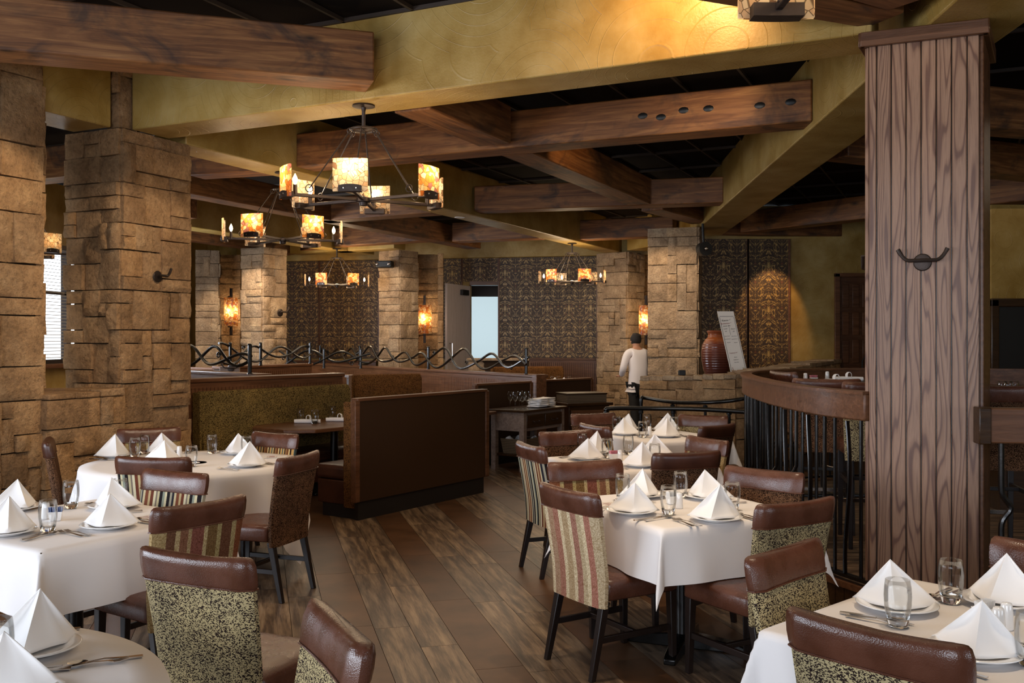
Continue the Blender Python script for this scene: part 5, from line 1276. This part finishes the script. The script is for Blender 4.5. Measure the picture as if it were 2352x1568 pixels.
# farthest table
setting('farthest table', 'near left place', P(1437,999,.75), 60, (.15,.10), nap=-5)
setting('farthest table', 'near right place', P(1530,1004,.75), 114, (.15,.18), nap=5)
setting('farthest table', 'far left place', P(1442,987,.75), -50, (.12,.10), nap=30, cut=False)
setting('farthest table', 'far right place', P(1528,990,.75), 210, (-.2,.05), nap=-20, cut=False)
# left square table
setting('left square table', 'near right place', P(250,1213,.75), 145, (-.10,.22), nap=-18)
setting('left square table', 'far right place', P(262,1168,.75), 215, (-.12,.08), nap=-30)
setting('left square table', 'near left place', P(15,1228,.75), 75, (.20,.10), nap=10)
setting('left square table', 'far left place', P(35,1172,.75), -20, (-.15,.12), nap=25)
# round table
setting('round table', 'front right place', P(566,1072,.75), 150, None, nap=-12)
setting('round table', 'back right place', P(545,1043,.75), 215, (.10,.05), nap=-30)
setting('round table', 'back middle place', P(378,1041,.75), 280, (.16,.08), nap=10)
setting('round table', 'left place', P(262,1050,.75), -10, (-.12,.30), nap=20)
setting('round table', 'front middle place', P(372,1062,.75), 95, None, nap=5, cut=False)
# bottom left table
setting('bottom left table', 'far place', P(75,1500,.75), 200, None, nap=12)
setting('bottom left table', 'near place', (-1.28,2.42), 150, None, nap=-25, cut=False)
for n_, me, px, py, r_, lb in (('fork', FK, 215, 1530, 25, 'fork lying by the edge of the bottom left table'), ('spoon', SPN, 240, 1522, 205, 'spoon crossing the fork on the bottom left table')):
    put(n_, me, (*P(px, py, .75), ZT_), math.radians(r_), lb, n_, 'steel cutlery')
# bottom right table
setting('bottom right table', 'far left place', P(2060,1400,.75), -45+8, (.02,.17), nap=4)
setting('bottom right table', 'far right place', P(2300,1390,.75), 225, (.14,.14), nap=-25)
setting('bottom right table', 'near place', P(2238,1508,.75), 130, None, nap=-20)
for px, py, lb in ((1535,1182,'front tumbler beside the white shaker on the centre right table'), (1563,1143,'tall tumbler behind the shaker on the centre right table'), (1430,1150,'tumbler left of the napkins on the centre right table'), (1682,1172,'tumbler right of the napkins on the centre right table'),
    (1394,1052,'tumbler left of the shaker on the middle table'), (1443,1044,'tumbler right of the shaker on the middle table'), (1504,1066,'tumbler overlapping the front right napkin of the middle table'), (1337,1038,'tumbler behind the left napkin of the middle table'),
    (1416,991,'tumbler at the left end of the farthest table'), (1476,1005,'front tumbler in the middle of the farthest table'), (1487,985,'back tumbler in the middle of the farthest table'), (1548,993,'tumbler at the right of the farthest table'),
    (110,1222,'front tumbler on the left square table'), (163,1168,'tumbler behind the sugar caddy on the left square table'), (275,1163,'tumbler behind the front napkin of the left square table'),
    (440,1072,'tumbler nearest the striped chair on the round table'), (487,1042,'tumbler standing by itself at the back of the round table'), (332,1042,'back one of two tumblers near the left napkin on the round table'), (310,1050,'front one of two tumblers near the left napkin on the round table'), (566,1046,'tumbler between the two right napkins on the round table'),
    (-6,1548,'tumbler cut off by the left edge'), (2062,1440,'front tumbler before the left napkin on the bottom right table'), (2184,1386,'tumbler standing before the foot of the oak planked column'), (2368,1530,'tumbler cut off by the right edge')):
    put('water_glass', gl_me, (*P(px, py, .75), ZT_), 0, lb, 'glass', 'empty water tumblers')
# shakers, sugar caddies
sh_me = MB().lathe([(.001,0),(.019,0),(.021,.004),(.019,.05),(.017,.075),(.014,.082),(.001,.084)], 20, caps=False).mesh('salt_shaker', M['porcelain'], True, 0)
def shaker(p, label): return put('salt_shaker', sh_me, (*p[:2], p[2] if len(p) > 2 else ZT_), 0, label, 'shaker', 'white porcelain shakers')
def caddy(c, rz, label, z=ZT_):
    t = thing('sugar_caddy', label, 'caddy', (c[0], c[1], z), rz, 'white sugar caddies')
    rings = [[(x*k,y*k*.8,zz) for x, y in ((-1,-1),(1,-1),(1,1),(-1,1))] for zz, k in ((0,.024),(.045,.033),(.045,.030),(.006,.021))]
    obj('dish', MB().loft(rings), M['porcelain'], t, bevel=.002)
    for i in range(12):
        mt = ('pink_packet','white_packet','yellow_packet','green_leaf','blue_packet')[(i*5+len(label)) % 5]
        x = -.022+.004*i; k = obj('sugar_packet', MB().box(-.001,.001,-.018,.018,0,.058), M[mt], t, (x, R.uniform(-.004,.004), .008), R.uniform(-.15,.15), smooth=False); k.rotation_euler[1] = (i-6)*.03
    return t
shaker(P(2293,1459,.75), 'white salt shaker nearest us on the bottom right table'); shaker(P(2312,1447,.75), 'white pepper shaker just behind the salt shaker, bottom right table'); caddy(P(2262,1428,.75), .5, 'sugar caddy with yellow and pink packets on the bottom right table')
shaker(P(1560,1168,.75), 'white shaker on the centre right table'); caddy(P(1545,1158,.75), .4, 'sugar caddy with green packets on the centre right table')
shaker(P(1424,1060,.75), 'white shaker on the middle table'); caddy(P(1410,1056,.75), .4, 'sugar caddy with green packets on the middle table')
shaker(P(1492,1000,.75), 'white shaker on the farthest table')
caddy(P(128,1196,.75), .3, 'sugar caddy with pink packets on the left square table'); shaker(P(105,1192,.75), 'white shaker seen through the tumbler on the left square table')
shaker(P(412,1050,.75), 'white shaker on the round table')
shaker((X(1850,9.0), 9.0, PZ+1.076), 'white shaker left of the caddy on the high top table'); shaker((X(1904,9.4), 9.45, PZ+1.076), 'second white shaker on the high top table, farther right')
caddy((X(1869,8.95), 8.95), 0, 'small white sugar caddy on the high top table', PZ+1.076)
# paper menus
def menu(c, rz, label, sx=.11, sy=.15):
    t = thing('paper_menu', label, 'menu', (c[0], c[1], ZT_+.001), rz, 'paper menus'); obj('sheet', MB().box(-sx,sx,-sy/2,sy/2,0,.0012), M['paper'], t, smooth=False)
    ln = MB(); ln.box(-.035,.035,-.05,-.048,.0012,.0016).box(-.035,.035,.05,.052,.0012,.0016).box(-.035,-.033,-.05,.05,.0012,.0016).box(.033,.035,-.05,.05,.0012,.0016)
    obj('printed_frame', ln, M['red_ink'], t, smooth=False)
    l2 = MB()
    for i in range(6): l2.box(-.025+.004*(i%2),.025-.004*(i%3),-.036+i*.014,-.031+i*.014,.0012,.0016)
    obj('printed_lines', l2, M['red_ink'], t, smooth=False)
menu(P(345,1190,.75), DG(60), 'paper menu lying on the right corner of the left square table'); menu(P(1400,1160,.75), DG(20), 'paper menu lying by the cream paisley chair'); menu(P(625,1050,.75), DG(10), 'paper menu on the right side of the round table')
# rolled napkins, tumblers on the wooden booth table and the high top
def roll(c, rz, z, label, s=1.0):
    t = thing('rolled_napkin', label, 'napkin', (c[0], c[1], z), rz, 'rolled white napkins')
    obj('roll', MB().tube([(-.11*s,0,.022),(-.05*s,.003,.023),(.05*s,-.002,.022),(.11*s,0,.022)], [.021,.023,.022,.02], 12), M['napkin_cloth'], t)
    obj('tie', MB().grid(lambda u, v: (.03*math.cos(6.3*u)*(.6+.4*v)+.01, -.02+.04*v, .055+.032*math.sin(6.3*u)), 14, 4), M['napkin_cloth'], t, solid=.004)
Yb = FP*.9/(972-HY)
for i, px in enumerate((706, 778)):
    c_ = P(px, 972-4*i, .75); roll(c_, .05, .751, ('rolled napkin left on the wooden booth table', 'rolled napkin right on the wooden booth table')[i], 1.25)
for px, py, lb in ((690,969,'tumbler behind the left rolled napkin on the wooden booth table'), (723,973,'tumbler in front of the left rolled napkin on the wooden booth table'), (763,962,'tumbler behind the right rolled napkin on the wooden booth table'), (797,966,'tumbler by the end of the front divider on the wooden booth table')):
    put('water_glass', gl_me, (*P(px, py, .75), .751), 0, lb, 'glass', 'empty water tumblers')
for i, (px, lb) in enumerate(((963,'leftmost tumbler rim showing over the front divider'), (985,'second tumbler rim over the front divider'), (1013,'third tumbler rim over the front divider'), (1040,'rightmost tumbler rim showing over the front divider'))):
    y_ = 13.6+.1*(i % 2); put('water_glass', gl_me, (X(px, y_), y_, .751), 0, lb, 'glass', 'empty water tumblers')
wood_table('hidden booth table behind the front divider', (X(1003,13.65), 13.65), 0, .42, .35)
for i, (px, lb) in enumerate(((1268,'left tumbler over the third divider'), (1283,'middle tumbler over the third divider'), (1307,'right tumbler over the third divider'))):
    y_ = 16.6; put('water_glass', gl_me, (X(px, y_), y_, .86), 0, lb, 'glass', 'empty water tumblers')
for px, lb in ((1273,'small folded napkin left, over the third divider'), (1294,'small folded napkin right, over the third divider')): put('napkin', NP[1], (X(px,16.3), 16.3, .852), .2, lb, 'napkin', 'tent folded white napkins', .003)
wood_table('far booth table over the third divider', (X(1290,16.5), 16.5), 0, .5, .4, .85)
roll((X(1925,8.55), 8.62), .05, PZ+1.076, 'rolled napkin nearest the railing on the high top table', 1.25); roll((X(1952,9.1), 9.15), -.1, PZ+1.076, 'rolled napkin farther back on the high top table', 1.25)
for px, lb in ((2303,'glass at the left on the back counter'), (2316,'second glass on the back counter'), (2329,'third glass on the back counter')): put('water_glass', gl_me, (X(px,8.55), 8.55, Z(917,8.3)+.001), 0, lb, 'glass', 'glasses on the back counter')
